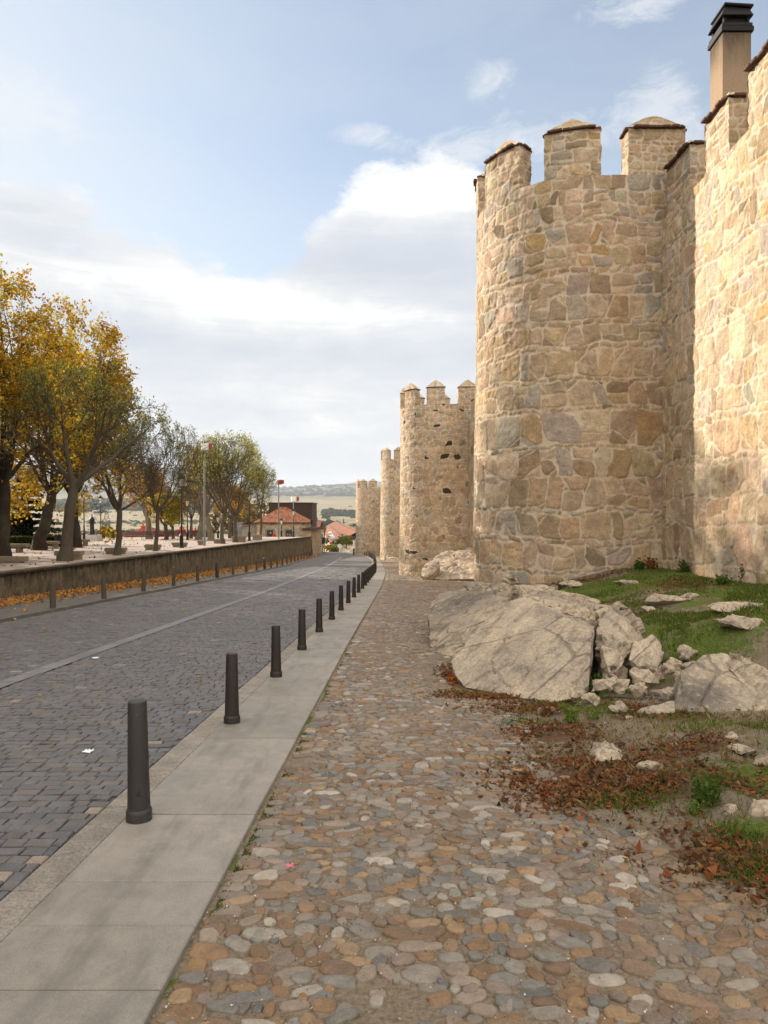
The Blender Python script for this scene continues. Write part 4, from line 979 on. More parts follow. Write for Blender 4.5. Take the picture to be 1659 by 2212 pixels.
# stones lying on the grass bank and in the leaves
GS = [(1300, 1585, 5.75, 74, 36, 'pale chunky stone lying among the brown leaves, larger of two'), (1315, 1612, 5.55, 60, 26, 'pale flat stone just in front of the larger pale stone in the leaves'), (1400, 1645, 5.25, 46, 26, 'small pale stone half sunk in the brown leaves'), (1598, 1617, 5.45, 64, 26, 'flat grey speckled stone on the dry grass near the right edge'),
      (1650, 1648, 5.2, 44, 46, 'pinkish stone cut by the right edge above the grass'), (1365, 1690, 4.95, 30, 28, 'small tan stone standing in the brown leaves'), (1575, 1780, 4.4, 48, 22, 'pale broken stone beside the green weed'), (1645, 1785, 4.35, 56, 34, 'speckled grey stone at the right edge beyond the weed'),
      (1452, 1587, 5.8, 26, 10, 'small flat pale stone on the dry grass'), (1580, 1580, 5.9, 32, 14, 'small orange stone on the dry grass'), (1180, 1532, 7.3, 30, 22, 'brown stone by the tip of the smooth slab'),
      (1355, 1251, 13.5, 56, 14, 'flat tan rock lying on the far grass below the tower'), (1440, 1300, 10.9, 110, 30, 'long grey rock rising out of the grass bank'), (1400, 1308, 10.6, 30, 18, 'small white stone left of the long grey rock'), (1490, 1296, 11.0, 40, 12, 'thin white stone right of the long grey rock'), (1600, 1338, 9.6, 130, 12, 'long flat pale rock flush with the grass bank'),
      (1600, 1385, 8.75, 110, 24, 'wide flat grey rock in the grass behind the right boulder'), (1215, 1268, 12.6, 70, 22, 'tan rock on the outcrop close to the tower foot'), (1240, 1300, 11.5, 60, 18, 'brown flat rock on top of the outcrop'), (1290, 1290, 11.6, 46, 18, 'small grey rock at the grass edge of the outcrop'), (1070, 1262, 15.0, 70, 18, 'pale rock at the foot of the tower, left one'), (1150, 1255, 15.2, 60, 20, 'pale rock at the foot of the tower, right one')]
for i, (px, py, d, w_, h_, lb) in enumerate(GS):
    c = P(px, py, d); s = (w_*.56/F_*d, w_*.45/F_*d, h_*.72/F_*d)
    g_ = float(gz(c.x, c.y)); c.z = g_+s[2]*.22
    rock('stone' if w_ < 70 else 'rock', lump(c, s, 160+i), lb, None, .03 if d < 8 else .045, .014, 170+i, sa=.015, blk=.09)
RG = [(1095, 1272, 13.8, 46, 18, 'round-backed'), (1128, 1276, 13.0, 50, 20, 'pale wedge-like'), (1165, 1282, 12.2, 54, 22, 'cracked'), (1190, 1292, 11.6, 40, 22, 'reddish tan'), (1150, 1300, 11.2, 46, 16, 'thin plate-like'), (1205, 1310, 10.6, 52, 22, 'brown-sided'), (1235, 1322, 10.0, 40, 18, 'small tan'), (1178, 1316, 10.6, 44, 16, 'broken-edged'),
      (1262, 1312, 10.4, 48, 20, 'pale flat'), (1300, 1318, 10.1, 46, 18, 'tilted grey'), (1330, 1312, 10.2, 52, 20, 'long pale'), (1352, 1326, 9.9, 40, 20, 'small white'), (1215, 1346, 9.3, 34, 20, 'square-cornered'), (1240, 1352, 9.0, 30, 16, 'dark-sided'), (1110, 1252, 15.2, 44, 18, 'light-topped'), (1062, 1275, 14.2, 50, 16, 'low weathered'), (1030, 1266, 15.0, 44, 14, 'flat weathered'), (1230, 1262, 13.2, 40, 14, 'half-sunk')]
for i, (px, py, d, w_, h_, lb) in enumerate(RG):
    c = P(px, py, d); s = (w_*.62/F_*d, w_*.5/F_*d, h_*.75/F_*d); c.z -= s[2]*.1
    rock('ledge_stone', lump(c, s, 260+i), lb+' stone in the broken ledge along the top of the outcrop', 'broken ledge stones on the outcrop', .04, .03, 270+i, sa=.04, blk=.2)
# outcrop at the foot of the second tower and the pile by the far one
rock('boulder', [P(905, 1243, 37), P(925, 1215, 38.5), P(955, 1195, 39.5), P(1016, 1184, 40), P(1030, 1250, 35), P(950, 1252, 36), P(1030, 1190, 39), (2.3, 38, -2.6), (5, 36, -2.6), (5, 40, -2.4)], 'pale slanting rock at the foot of the second tower', None, .12, .10, 41, sa=.10)
rock('boulder', [P(925, 1225, 36.6), P(948, 1208, 36.8), P(935, 1240, 36.2), P(915, 1247, 36.2), P(952, 1220, 36.4), (2.4, 36.6, -2.3), (2.9, 36.8, -2.3)], 'dark-sided split slab leaning at the foot of the second tower', None, .10, .06, 43, sa=.05)
rock('boulder', [P(738, 1192, 126), P(752, 1183, 128), P(766, 1182, 128), P(772, 1194, 127), P(745, 1197, 124), P(760, 1197, 124), P(758, 1180, 130)], 'orange-tan rock mound beyond the farthest tower', None, .35, .25, 45, sa=.2)
rock('boulder', [P(815, 1212, 80), P(830, 1205, 79.5), P(866, 1206, 78), P(862, 1216, 76.5), P(835, 1215, 77), P(850, 1203, 79)], 'worn rock footing under the third tower', None, .25, .15, 47, sa=.1)
# ================================================================== TREES
class Wood:
    def __init__(s): s.g = {}
    def add(s, pts, rad, n): s.g.setdefault((len(pts), n), []).append((pts, rad))
    def mesh(s, name, mat):
        VS = []; FS = []; off = 0
        for (k, n), L in s.g.items():
            Pn = np.array([a for a, _ in L], float); R = np.array([b for _, b in L], float); m = len(L)
            T = np.gradient(Pn, axis=1); T /= np.linalg.norm(T, axis=2, keepdims=True)+1e-9
            ref = np.where(np.abs(T[:, :, 2:3]) < .9, np.array([0, 0, 1.]), np.array([1., 0, 0]))
            ref = np.broadcast_to(ref[:, :1], T.shape)
            A = np.cross(T, ref); A /= np.linalg.norm(A, axis=2, keepdims=True)+1e-9; Bv = np.cross(T, A)
            an = 2*pi*np.arange(n)/n
            V = Pn[:, :, None]+R[:, :, None, None]*(A[:, :, None]*np.cos(an)[:, None]+Bv[:, :, None]*np.sin(an)[:, None])
            j = np.arange(k-1); q = np.arange(n); J, Q = np.meshgrid(j, q, indexing='ij')
            f = np.stack([J*n+Q, J*n+(Q+1) % n, (J+1)*n+(Q+1) % n, (J+1)*n+Q], -1).reshape(-1, 4)
            FS.append((off+(np.arange(m)*k*n)[:, None, None]+f[None]).reshape(-1, 4)); VS.append(V.reshape(-1, 3)); off += m*k*n
        return mesh_np(name, np.concatenate(VS), np.concatenate(FS), mat)
def leaf_mesh(name, C, col, size, mat, rnd, flat=.0):
    """one small bent blade per point of C"""
    m = len(C); a = rnd.normal(0, 1, (m, 3)); a[:, 2] *= 1-flat; a /= np.linalg.norm(a, axis=1)[:, None]
    b = np.cross(a, rnd.normal(0, 1, (m, 3))); b /= np.linalg.norm(b, axis=1)[:, None]; n = np.cross(a, b)
    s = np.asarray(size)*rnd.uniform(.65, 1.35, m)
    V = np.zeros((m, 4, 3)); s = s[:, None]
    V[:, 0] = C-a*s*.6; V[:, 1] = C+b*s*.42+n*s*.1; V[:, 2] = C+a*s*.6; V[:, 3] = C-b*s*.42+n*s*.1
    return mesh_np(name, V.reshape(-1, 3), np.arange(m*4).reshape(-1, 4), mat, np.repeat(col, 4, 0), smooth=False)

def make_tree(name, label, group, seed, H, th, r0, nl, spread, lev, lens, leafn, leafsz, pal, palw, loc, bark='bark', lean=(0, 0), up=.12, ang=(.35, .85), nch=(3, 5), leaf_low=0., wob=.16, bend=0., rz=0., Rc=None, twig=.011, lr=.40):
    r = np.random.default_rng(seed); W = Wood(); tips = []
    def perp(d):
        v = r.normal(0, 1, 3); v -= d*np.dot(v, d); return v/np.linalg.norm(v)
    def limb(p, d, L, rad, lv, end=.45):
        k = [7, 6, 5, 4, 4, 4][lv]; pts = [p]; rr = [rad]
        for i in range(k-1):
            d = d+perp(d)*r.normal(0, wob)+np.array([0, 0, up if lv < 3 else up*.3]); d = d/np.linalg.norm(d); p = p+d*L/(k-1); pts.append(p); rr.append(rad*(1-(1-end)*(i+1)/(k-1)))
        W.add(pts, rr, [9, 7, 5, 4, 3, 3][lv]); return pts, rr, d
    def rec(p, d, L, rad, lv):
        pts, rr, d2 = limb(p, d, L, rad, lv)
        if lv >= lev:
            tips.append((pts[-1], pts[-2], d2)); return
        n = r.integers(nch[0], nch[1]+1)
        for c in range(n):
            t = 1. if c == 0 else r.uniform(.3, .98); i = min(int(t*(len(pts)-1)), len(pts)-2); f = t*(len(pts)-1)-i
            q = pts[i]*(1-f)+pts[i+1]*f; dd = pts[i+1]-pts[i]; dd = dd/np.linalg.norm(dd)
            a = r.uniform(*ang)*(.45 if c == 0 else 1.); nd = dd*cos(a)+perp(dd)*sin(a)
            rec(q, nd, lens[lv+1]*r.uniform(.65, 1.2)*(.85 if t < .6 else 1), max((rr[i]*(1-f)+rr[i+1]*f)*(.74 if c == 0 else .55), twig), lv+1)
    # trunk
    d0 = np.array([lean[0], lean[1], 1.]); d0 /= np.linalg.norm(d0)
    pts = []; k = 8; p = np.zeros(3)-d0*.25; pts.append(p); rr = [r0*1.45]
    for i in range(1, k):
        p = p+d0*(th+.25)/(k-1)+np.r_[r.normal(0, r0*.22+bend*.0, 2), 0]; pts.append(p); rr.append(r0*(1.25 if i == 1 else 1-.3*i/k))
    W.add(pts, rr, 10)
    W.add([pts[-1]-d0*.1, pts[-1]+d0*r0*.5, pts[-1]+d0*r0*1.1], [r0*.72, r0*.75, r0*.35], 10)
    a0 = r.uniform(0, 6.28)
    for l in range(nl):
        a = a0+2*pi*l/nl+r.normal(0, .25); s_ = spread*r.uniform(.55, 1.2)
        d = np.array([cos(a)*s_, sin(a)*s_, 1.]); d /= np.linalg.norm(d)
        rec(pts[-1]-d0*r.uniform(0, .3), d, lens[0]*r.uniform(.8, 1.2), r0*r.uniform(.85, 1.25)*lr, 1)
    if nl < 4 or H > 10: rec(pts[-1], d0, lens[0]*1.1, r0*.6, 1)
    root = thing(name, loc, label, 'tree', group, rz)
    # fit the height
    T = np.array([t[0] for t in tips]); top = np.percentile(T[:, 2], 99.5); T0 = np.array([t[1] for t in tips])
    f = (H-th)/(top-th); cxy = T[:, :2].mean(0); R95 = np.percentile(np.hypot(*(T[:, :2]-cxy).T), 93); g_ = (Rc or H*.33)/R95
    ax = np.array(pts[-1][:2])
    def fit(V):
        V = V.copy(); k = sst(th-.2, th+1.5, V[:, 2])[:, None]; gg = 1+(g_-1)*k
        V[:, :2] = ax*k+(V[:, :2]-ax*k)*gg; V[:, 2] = np.where(V[:, 2] > th, th+(V[:, 2]-th)*f, V[:, 2])
        zc = th+(H-th)*.30; q = V-np.array([ax[0]+lean[0]*H*.12, ax[1], zc]); rx = (Rc or H*.33)*1.06; rho = np.sqrt((q[:, 0]**2+q[:, 1]**2)/rx**2+(q[:, 2]/(H-zc))**2)
        lim = np.where(rho > .82, .82+(rho-.82)*.42, rho)/np.maximum(rho, 1e-6); m_ = V[:, 2] > zc*.9; V[m_] = (V-q+q*lim[:, None])[m_]; return V
    me = W.mesh('trunk', bark)
    co = np.zeros(len(me.vertices)*3, np.float32); me.vertices.foreach_get('co', co); co = co.reshape(-1, 3)
    co = fit(co); me.vertices.foreach_set('co', co.ravel()); me.update()
    kid('trunk', me, root)
    T = fit(T); T0 = fit(T0)
    zn = (T[:, 2]-T[:, 2].min())/(np.ptp(T[:, 2])+1e-6)
    rad = np.hypot(T[:, 0]-T[:, 0].mean(), T[:, 1]-T[:, 1].mean()); rad /= rad.max()
    prob = np.clip((1-leaf_low)+leaf_low*(zn*1.5-.45+.35*(rad-.5)), 0, 1)
    clump = vn(T[:, 0]*.8, T[:, 1]*.8, T[:, 2]*.8, s=seed)
    cnt = r.poisson(leafn*prob*np.clip(1+clump*.9, .05, 2.2))
    idx = np.repeat(np.arange(len(T)), cnt); m = len(idx)
    tt = r.uniform(-.4, 1.1, m)[:, None]
    C = T0[idx]*(1-tt)+T[idx]*tt+r.normal(0, 1, (m, 3))*leafsz*1.15
    pal = np.array(pal); w = np.array(palw, float); w /= w.sum()
    base = r.choice(len(pal), len(T), p=w); pick = np.where(r.random(m) < .62, base[idx], r.choice(len(pal), m, p=w))
    col = pal[pick]*r.uniform(.7, 1.3, (m, 1))
    if m: kid('crown', leaf_mesh('crown', C, col, leafsz, 'leaf', r), root)
    return root
GOLD = [(.47, .30, .028), (.40, .235, .022), (.33, .30, .05), (.30, .135, .028), (.52, .38, .05)]; GW = [4, 3, 2, 1.4, 1.5]
GRN = [(.24, .27, .055), (.16, .20, .045), (.36, .34, .07), (.25, .20, .08)]; NW = [4, 3, 2, 1]
BRN = [(.26, .13, .045), (.34, .19, .05), (.20, .12, .06)]
GT = 'autumn trees in the park'; GV = 'twiggy vase-shaped trees along the parapet'
def tz(Y): return float(terr(Y))
def at(px, Y): return (X(px, Y), Y, tz(Y)-.05)
YK = dict(th=3.5, nl=7, spread=1.1, lev=5, lens=[3.6, 3.0, 2.2, 1.5, 1.1, .8], leafn=17, leafsz=.12, Rc=4.6, lr=.36, pal=GOLD, palw=GW, bark='dark_bark', up=.03, ang=(.45, 1.05), nch=(3, 4), wob=.13)
ya = make_tree('autumn_tree', 'large golden autumn tree cut by the left edge, with a dark upright trunk', GT, 1, 13.2, r0=.30, loc=at(3, 30.5), **YK)
yb = make_tree('autumn_tree', 'tall golden autumn tree with a thick dark trunk leaning to the right', GT, 2, 15.2, r0=.36, loc=at(84, 42), lean=(.20, 0), **{**YK, 'leafsz': .15, 'Rc': 5.0})
yc = make_tree('autumn_tree', 'golden autumn tree with a slim dark trunk behind the forked tree', GT, 3, 13.3, r0=.28, loc=at(164, 47), **{**YK, 'leafsz': .16, 'Rc': 5.2})
VK = dict(th=2.45, nl=8, spread=.95, lev=5, lens=[2.2, 1.7, 1.25, .95, .7, .5], leafn=2.7, leafsz=.075, Rc=2.5, pal=GRN, palw=NW, up=.055, ang=(.32, .85), nch=(3, 5), leaf_low=1.0, wob=.17)
make_tree('park_tree', 'forked tree with a stout grey trunk and spreading branches nearest the camera in the park', GV, 11, 8.4, r0=.24, loc=at(138, 28.7), **{**VK, 'Rc': 3.9, 'th': 3.1, 'nl': 4, 'spread': .95, 'leafn': 5.5, 'lr': .45, 'lean': (.07, 0)})
make_tree('park_tree', 'vase-shaped twiggy tree with a bent trunk, second along the parapet', GV, 12, 7.7, r0=.16, loc=at(252, 34.4), **{**VK, 'lean': (.04, 0), 'Rc': 3.1, 'spread': 1.15})
make_tree('park_tree', 'vase-shaped twiggy tree with a thin straight trunk just left of the tall lamp', GV, 13, 8.0, r0=.125, loc=at(335, 40.3), **{**VK, 'Rc': 3.1, 'spread': 1.15})
CK = {**VK, 'Rc': 3.7, 'leafn': 5.5, 'leafsz': .10, 'leaf_low': .8, 'pal': [(.34, .34, .065), (.24, .27, .05), (.44, .39, .075), (.30, .22, .09)]}
make_tree('park_tree', 'green-topped spreading tree just right of the pole with the white floodlight', GV, 14, 9.7, r0=.17, loc=at(481, 57), **{**CK})
make_tree('park_tree', 'green-topped spreading tree with twin trunks left of the sixth lamp', GV, 15, 9.7, r0=.19, loc=at(510, 62), **{**CK, 'nl': 5})
make_tree('park_tree', 'small airy tree in front of the tiled house', GV, 16, 9.1, r0=.14, loc=at(563, 77), **{**CK, 'th': 3.4, 'leafn': 3., 'spread': .6, 'Rc': 2.5})
make_tree('park_tree', 'pale trunked tree with sparse rusty leaves behind the white floodlight pole', GT, 17, 10.8, r0=.30, loc=at(455, 70), bark='pale_bark', **{**{k: v for k, v in VK.items() if k != 'bark'}, 'pal': BRN, 'palw': [1, 1, 1], 'leafn': 2.0, 'leafsz': .14, 'leaf_low': .2})
make_tree('park_tree', 'bare-topped pale tree with rusty leaves, left of the white floodlight pole', GT, 18, 10.6, r0=.34, loc=at(430, 74), bark='pale_bark', **{**{k: v for k, v in VK.items() if k != 'bark'}, 'pal': BRN, 'palw': [1, 1, 1], 'leafn': 1.8, 'leafsz': .14, 'leaf_low': .2})
make_tree('park_tree', 'pale trunked tree with orange leaves behind the long wooden bench', GT, 19, 9.0, r0=.36, loc=at(322, 78), bark='pale_bark', **{**{k: v for k, v in VK.items() if k != 'bark'}, 'pal': [(.38, .19, .04), (.30, .15, .05), (.42, .25, .05)], 'palw': [1, 1, 1], 'leafn': 3.2, 'leafsz': .16, 'leaf_low': .1, 'lean': (-.10, 0)})
make_tree('park_tree', 'low bushy tree with yellow-green leaves behind the tall lamp', GT, 20, 5.2, r0=.24, loc=at(358, 74), **{**VK, 'pal': [(.38, .30, .04), (.28, .26, .05), (.45, .28, .04)], 'palw': [1, 1, 1], 'leafn': 12, 'leafsz': .17, 'leaf_low': .0, 'lev': 4, 'Rc': 1.7, 'th': 1.6})
make_tree('park_tree', 'stocky yellow-leaved tree just right of the low bushy one', GT, 21, 5.0, r0=.20, loc=at(374, 80), **{**VK, 'pal': [(.40, .24, .04), (.30, .24, .05), (.36, .19, .04)], 'palw': [1, 1, 1], 'leafn': 9, 'leafsz': .17, 'leaf_low': .0, 'lev': 4, 'Rc': 1.7, 'th': 1.6})
make_tree('park_tree', 'yellow-leaved tree with a dark trunk behind the green-topped trees', GT, 22, 6.5, r0=.2, loc=at(498, 84), **{**VK, 'pal': [(.42, .25, .03), (.38, .22, .04)], 'palw': [1, 1], 'leafn': 8, 'leafsz': .2, 'leaf_low': .0, 'lev': 4, 'Rc': 2.1})
make_tree('park_tree', 'lean green tree with a thin trunk behind the fourth lamp', GT, 23, 6.8, r0=.17, loc=at(412, 82), **{**VK, 'pal': GRN, 'palw': NW, 'leafn': 4, 'leafsz': .15, 'leaf_low': .3, 'lev': 4, 'Rc': 2.1})
# the same rows go on beside and behind the camera
for i, (x, y, s_, src, rz) in enumerate([(-15.5, 20, 1.0, ya, 1.), (-17, 12, 1.05, yc, 2.2), (-15, 4, 1.0, ya, 3.3), (-16.5, -4, 1.05, yc, .5), (-23, 27, 1.0, ya, 4.), (-24, 18, 1., yb, 3.), (-23.5, 9, 1.05, ya, 5.2), (-25, 0, 1., yb, 1.4), (-30, 33, 1., yc, 1.1), (-31, 23, 1., ya, 2.4), (-32, 12, 1., yc, 3.9), (-27, 40, 1., ya, .3), (-19.5, 24, 1.05, yc, 2.), (-19.5, 16, 1.05, ya, 4.4), (-19.5, 8, 1.05, yc, .9), (-19, 0, 1.05, ya, 2.7), (-20, -8, 1.05, yc, 5.), (-27.5, 29, 1.1, yc, 3.), (-28, 14, 1.1, ya, 1.6), (-28, 5, 1.1, yc, 4.1)]):  # later in-between trees, out of view, added to thicken the foreground shade
    dup(src, loc=(x, y, tz(y)-.05), rz=rz, scale=(s_, s_, s_), label='golden autumn tree of the park row beyond the left edge')

# ---- dark cedar, clipped hedge and topiary
def blob_leaves(name, fn, n, size, pal, mat, seed, parent):
    r = np.random.default_rng(seed); C = np.array([fn(r) for _ in range(n)]); pal = np.array(pal)
    col = pal[r.integers(0, len(pal), n)]*r.uniform(.7, 1.3, (n, 1))
    return kid(name, leaf_mesh(name, C, col, size, mat, r), parent)
DG = [(.018, .034, .020), (.026, .045, .026), (.014, .028, .018)]
def conifer(loc, H, R, label, seed, n=5000, size=.16, tiers=9, group=None, pal=DG):
    root = thing('cedar_tree', loc, label, 'tree', group)
    mb = MB(); mb.tube([(0, 0, -.3), (0, 0, H*.5), (0, 0, H*.97)], [H*.028, H*.018, .02], 8)
    r = np.random.default_rng(seed); br = []
    for t in range(tiers):
        z = H*(.10+.86*t/tiers)
        for k in range(6):
            a = r.uniform(0, 6.28); L = R*(1-(z/H)**1.2)*r.uniform(.6, 1.15)+.2
            br.append((z, a, L)); mb.tube([(0, 0, z), (cos(a)*L*.5, sin(a)*L*.5, z+.08*L), (cos(a)*L, sin(a)*L, z-.05*L)], [.05, .03, .012], 4)
    kid('trunk', mb.mesh('trunk', 'dark_bark', True), root)
    def fn(r):
        z, a, L = br[r.integers(len(br))]; t = r.uniform(.2, 1.05)**.8; w_ = L*.22*(1.1-t*.6)
        return (cos(a)*L*t+r.normal(0, w_), sin(a)*L*t+r.normal(0, w_), z+.06*L*sin(t*3)-.05*L*t+r.normal(0, .06))
    blob_leaves('crown', fn, n, size, pal, 'conifer', seed, root); return root
conifer(at(48, 58), 6.0, 2.9, 'dark spreading cedar behind the rounded topiary at the left', 61, 7000, .22)
# topiary drum
c = at(37, 50); root = thing('topiary_bush', c, 'dark clipped drum-shaped topiary with a rounded top beside the cedar', 'bush')
def top_fn(r):
    a = r.uniform(0, 6.28); z = r.uniform(0, 2.35); R = .98 if z < 1.75 else .98*math.sqrt(max(0, 1-((z-1.75)/.62)**2))
    q = R*r.uniform(.86, 1.03); return (q*cos(a), q*sin(a), z)
mb = MB(); mb.lathe([(.9, 0), (.92, 1.7), (.7, 2.1), (.2, 2.3)], 20); kid('stem', mb.mesh('stem', 'dark_bark', True), root)
blob_leaves('crown', top_fn, 5200, .13, [(.012, .016, .008), (.018, .024, .011), (.009, .012, .007)], 'conifer', 62, root)
def hedge(px0, px1, Y, h, label, seed):
    x0, x1 = X(px0, Y), X(px1, Y); w_ = x1-x0; root = thing('hedge', ((x0+x1)/2, Y, tz(Y)), label, 'hedge', 'clipped hedges of the park')
    mb = MB(); mb.box((0, 0, h*.45), (w_-.2, .6, h*.9)); kid('stem', mb.mesh('stem', 'dark_bark'), root)
    def fn(r):
        p = [r.uniform(-w_/2, w_/2), r.uniform(-.42, .42), r.uniform(0, h)]; k = r.integers(3)
        if k == 0: p[1] = -.42+r.uniform(0, .08)
        elif k == 1: p[2] = h-r.uniform(0, .08)
        return tuple(p)
    blob_leaves('crown', fn, int(900*w_), .10, [(.05, .075, .018), (.075, .105, .022), (.028, .045, .014), (.10, .115, .03)], 'leaf', seed, root)
hedge(-30, 88, 46, .75, 'low clipped green hedge under the rounded topiary', 63)
hedge(88, 168, 51, .72, 'low clipped green hedge between the leaning trunk and the fountain', 64)
# ================================================================== PARAPET AND BOLLARDS
ys = axis([(-8, 60, .14), (60, 97, .3)]); n = len(ys); hs = np.linspace(0, 1, 22)
U, Hh = np.meshgrid(ys, hs, indexing='ij'); b0 = prof(U)-.1; zt = wtop(U)-.10
Zf = b0+(zt-b0)*Hh
pier = sst(.26, .2, np.abs(((U-2.3) % 6.4)-3.2)); joint = sst(.05, .02, np.abs(np.abs(((U-2.3) % 6.4)-3.2)-.3))
ds = .06*fbm(U*1.3, Zf*1.3, s=41)+.04*fbm(U*5, Zf*5, s=42)+.008*pier-.03*joint+.05*(1-Hh)
Vf = np.stack([wx(U)+ds, U, Zf], -1)
root = thing('parapet_wall', (float(wx(20)), 20, -.1), 'long low stained stone parapet with a dark mossy top between park and road', 'wall')
o_ = np.array(root.location)
kid('wall_face', mesh_np('wall_face', Vf-o_, grid_faces(n, len(hs)), 'parapet_stone', floats={'hz': Hh*.78}), root)
sec = [(.02, -.11), (.045, -.10), (.055, -.05), (.03, -.008), (-.05, .0), (-.25, .006), (-.42, -.005), (-.46, -.05), (-.46, -.5)]
W_ = np.zeros((n, len(sec), 3)); hz = np.zeros((n, len(sec)))
for j, (dx, dz) in enumerate(sec):
    W_[:, j, 0] = wx(ys)+dx+.02*fbm(ys*2.2, ys*0+j, s=43)+.02; W_[:, j, 1] = ys; W_[:, j, 2] = wtop(ys)+dz+.012*fbm(ys*1.9, ys*0+j*.4, s=44)
    hz[:, j] = .95 if j < 4 else .30
kid('coping', mesh_np('coping', W_-o_, grid_faces(n, len(sec)), 'parapet_stone', floats={'hz': hz}), root)

def solveY(px, fx, Y=30.):
    for _ in range(60): Y = .5*Y+.5*max(2., float(fx(Y))*F_/(px-829.5))
    return Y
LB = [114, 224.6, 310, 375, 427, 469, 503.4, 532, 554.5, 571.7, 585.7, 598.5, 610, 619.8, 629, 637, 644, 651, 657, 663, 668, 672]
mb = MB(); mb.lathe([(.079, -.05), (.077, 0), (.073, .5), (.068, .745), (.058, .765), (.02, .77)], 14); bl = mb.mesh('bollard_body', 'concrete_post', True)
mb = MB(); mb.lathe([(.095, -.05), (.09, .3), (.085, .80), (.06, .83), (.02, .835)], 14); bd = mb.mesh('dark_body', 'bollard_grey', True)
for i, px in enumerate(LB):
    Y = solveY(px, lambda y: rl(y)-.17); x = float(rl(Y))-.17
    dark = i in (5, 9)
    o = link('bollard', bd if dark else bl, None, (x, Y, float(prof(Y))+.088)); o.rotation_euler = (random.uniform(-.02, .02), random.uniform(-.02, .02), random.random()*6)
    lb = f'{ORD[i]} weathered brown stone bollard along the park parapet, counted from the left edge' if not dark else ('dark grey metal bollard among the brown ones by the parapet, nearer of two' if i == 5 else 'dark grey metal bollard among the brown ones by the parapet, farther of two')
    tag(o, lb, 'bollard', 'bollards along the parapet')
def bollard_parts(h, rt, rb):
    mb = MB(); mb.lathe([(rb*.98, .05), (rb*.96, .085), (rt+(rb-rt)*.45, h*.45), (rt, h-.014), (rt*.96, h-.004), (rt*.86, h), (rt*.3, h+.003), (.004, h+.003)], 24); a = mb
    m2 = MB(); m2.lathe([(rb*1.10, -.02), (rb*1.10, .05), (rb*1.06, .066), (rb*.97, .072)], 24); return a, m2
Y = 4.40; i = 0; protoB = None
while Y < 97:
    x = float(kr(Y))-.705; z = float(prof(Y))+.012
    first = i == 0
    lb = 'tall grey-black iron bollard closest to the camera, with scuffed paint' if first else (f'{ORD[i]} brown-black iron bollard along the kerb, counted from the camera' if i < 16 else 'small dark iron bollard overlapping others at the far kerb bend')
    if i < 2:
        a, m2 = bollard_parts(.735 if first else .665, .057 if first else .055, .071)
        ma = a.mesh('post', 'bollard_grey' if first else 'bollard_brown', True); mc = m2.mesh('base_ring', 'bollard_grey' if first else 'bollard_brown', True)
        root = thing('bollard', (x, Y, z), lb, 'bollard', 'iron bollards along the kerb'); kid('post', ma, root); kid('base_ring', mc, root)
        if not first: protoB = root
    else: root = dup(protoB, loc=(x, Y, z), rz=random.random()*6, label=lb)
    root.rotation_euler = (random.uniform(-.012, .012), random.uniform(-.012, .012)-(.012 if first else 0), 0)
    if i >= 16: root['group'] = 'distant iron bollards at the kerb bend'
    Y += 2.42; i += 1

# ================================================================== PARK FURNITURE
def lamp(px, Y, ytop, label, light=True):
    x = X(px, Y); z0 = tz(Y); zt = EYE+(1106-ytop)/F_*Y; h = zt-z0
    root = thing('street_lamp', (x, Y, z0), label, 'street lamp', 'lantern lamps of the park')
    hl = h-.95
    mb = MB(); mb.lathe([(.17, -.05), (.17, .06), (.13, .1), (.12, .75), (.15, .8), (.10, .88), (.075, .95), (.065, 1.35), (.095, 1.4), (.06, 1.46), (.048, hl*.7), (.04, hl-.12), (.07, hl-.1), (.035, hl-.02), (.06, hl)], 12)
    kid('post', mb.mesh('post', 'black_iron', True), root)
    mb = MB(); s = .70; mb.lathe([(.11, hl), (.14, hl+.03)], 4); 
    for k in range(4):
        a = pi/4+k*pi/2; mb.tube([(cos(a)*.15, sin(a)*.15, hl+.03), (cos(a)*.27, sin(a)*.27, hl+.55)], .016, 4)
    mb.lathe([(.31, hl+.55), (.31, hl+.58), (.20, hl+.74), (.10, hl+.80), (.09, hl+.86), (.04, hl+.88), (.02, hl+.95)], 4)
    ln = kid('lantern', mb.mesh('lantern', 'black_iron'), root)
    mb = MB(); mb.lathe([(.14, hl+.04), (.25, hl+.54)], 4); kid('glass', mb.mesh('glass', 'lamp_glass'), ln)
    return root
lamp(181.5, 66, 1054, 'black lantern lamp left of the cast-iron fountain')
lamp(217.5, 80, 1069, 'smaller black lantern lamp just right of the fountain')
lamp(392, 46.3, 1021, 'tallest black lantern lamp, close behind the parapet')
lamp(405, 73, 1074, 'black lantern lamp with bright glass right of the tallest lamp')
lamp(471, 84, 1110, 'thin distant lantern lamp among the pale tree trunks')
lamp(538.7, 69, 1059, 'black lantern lamp left of the small airy tree')
lamp(634, 93, 1098, 'black lantern lamp before the tiled house, below the right floodlight')
lamp(608, 96, 1118, 'black lantern partly hidden by the floodlight pole at the tiled roof')
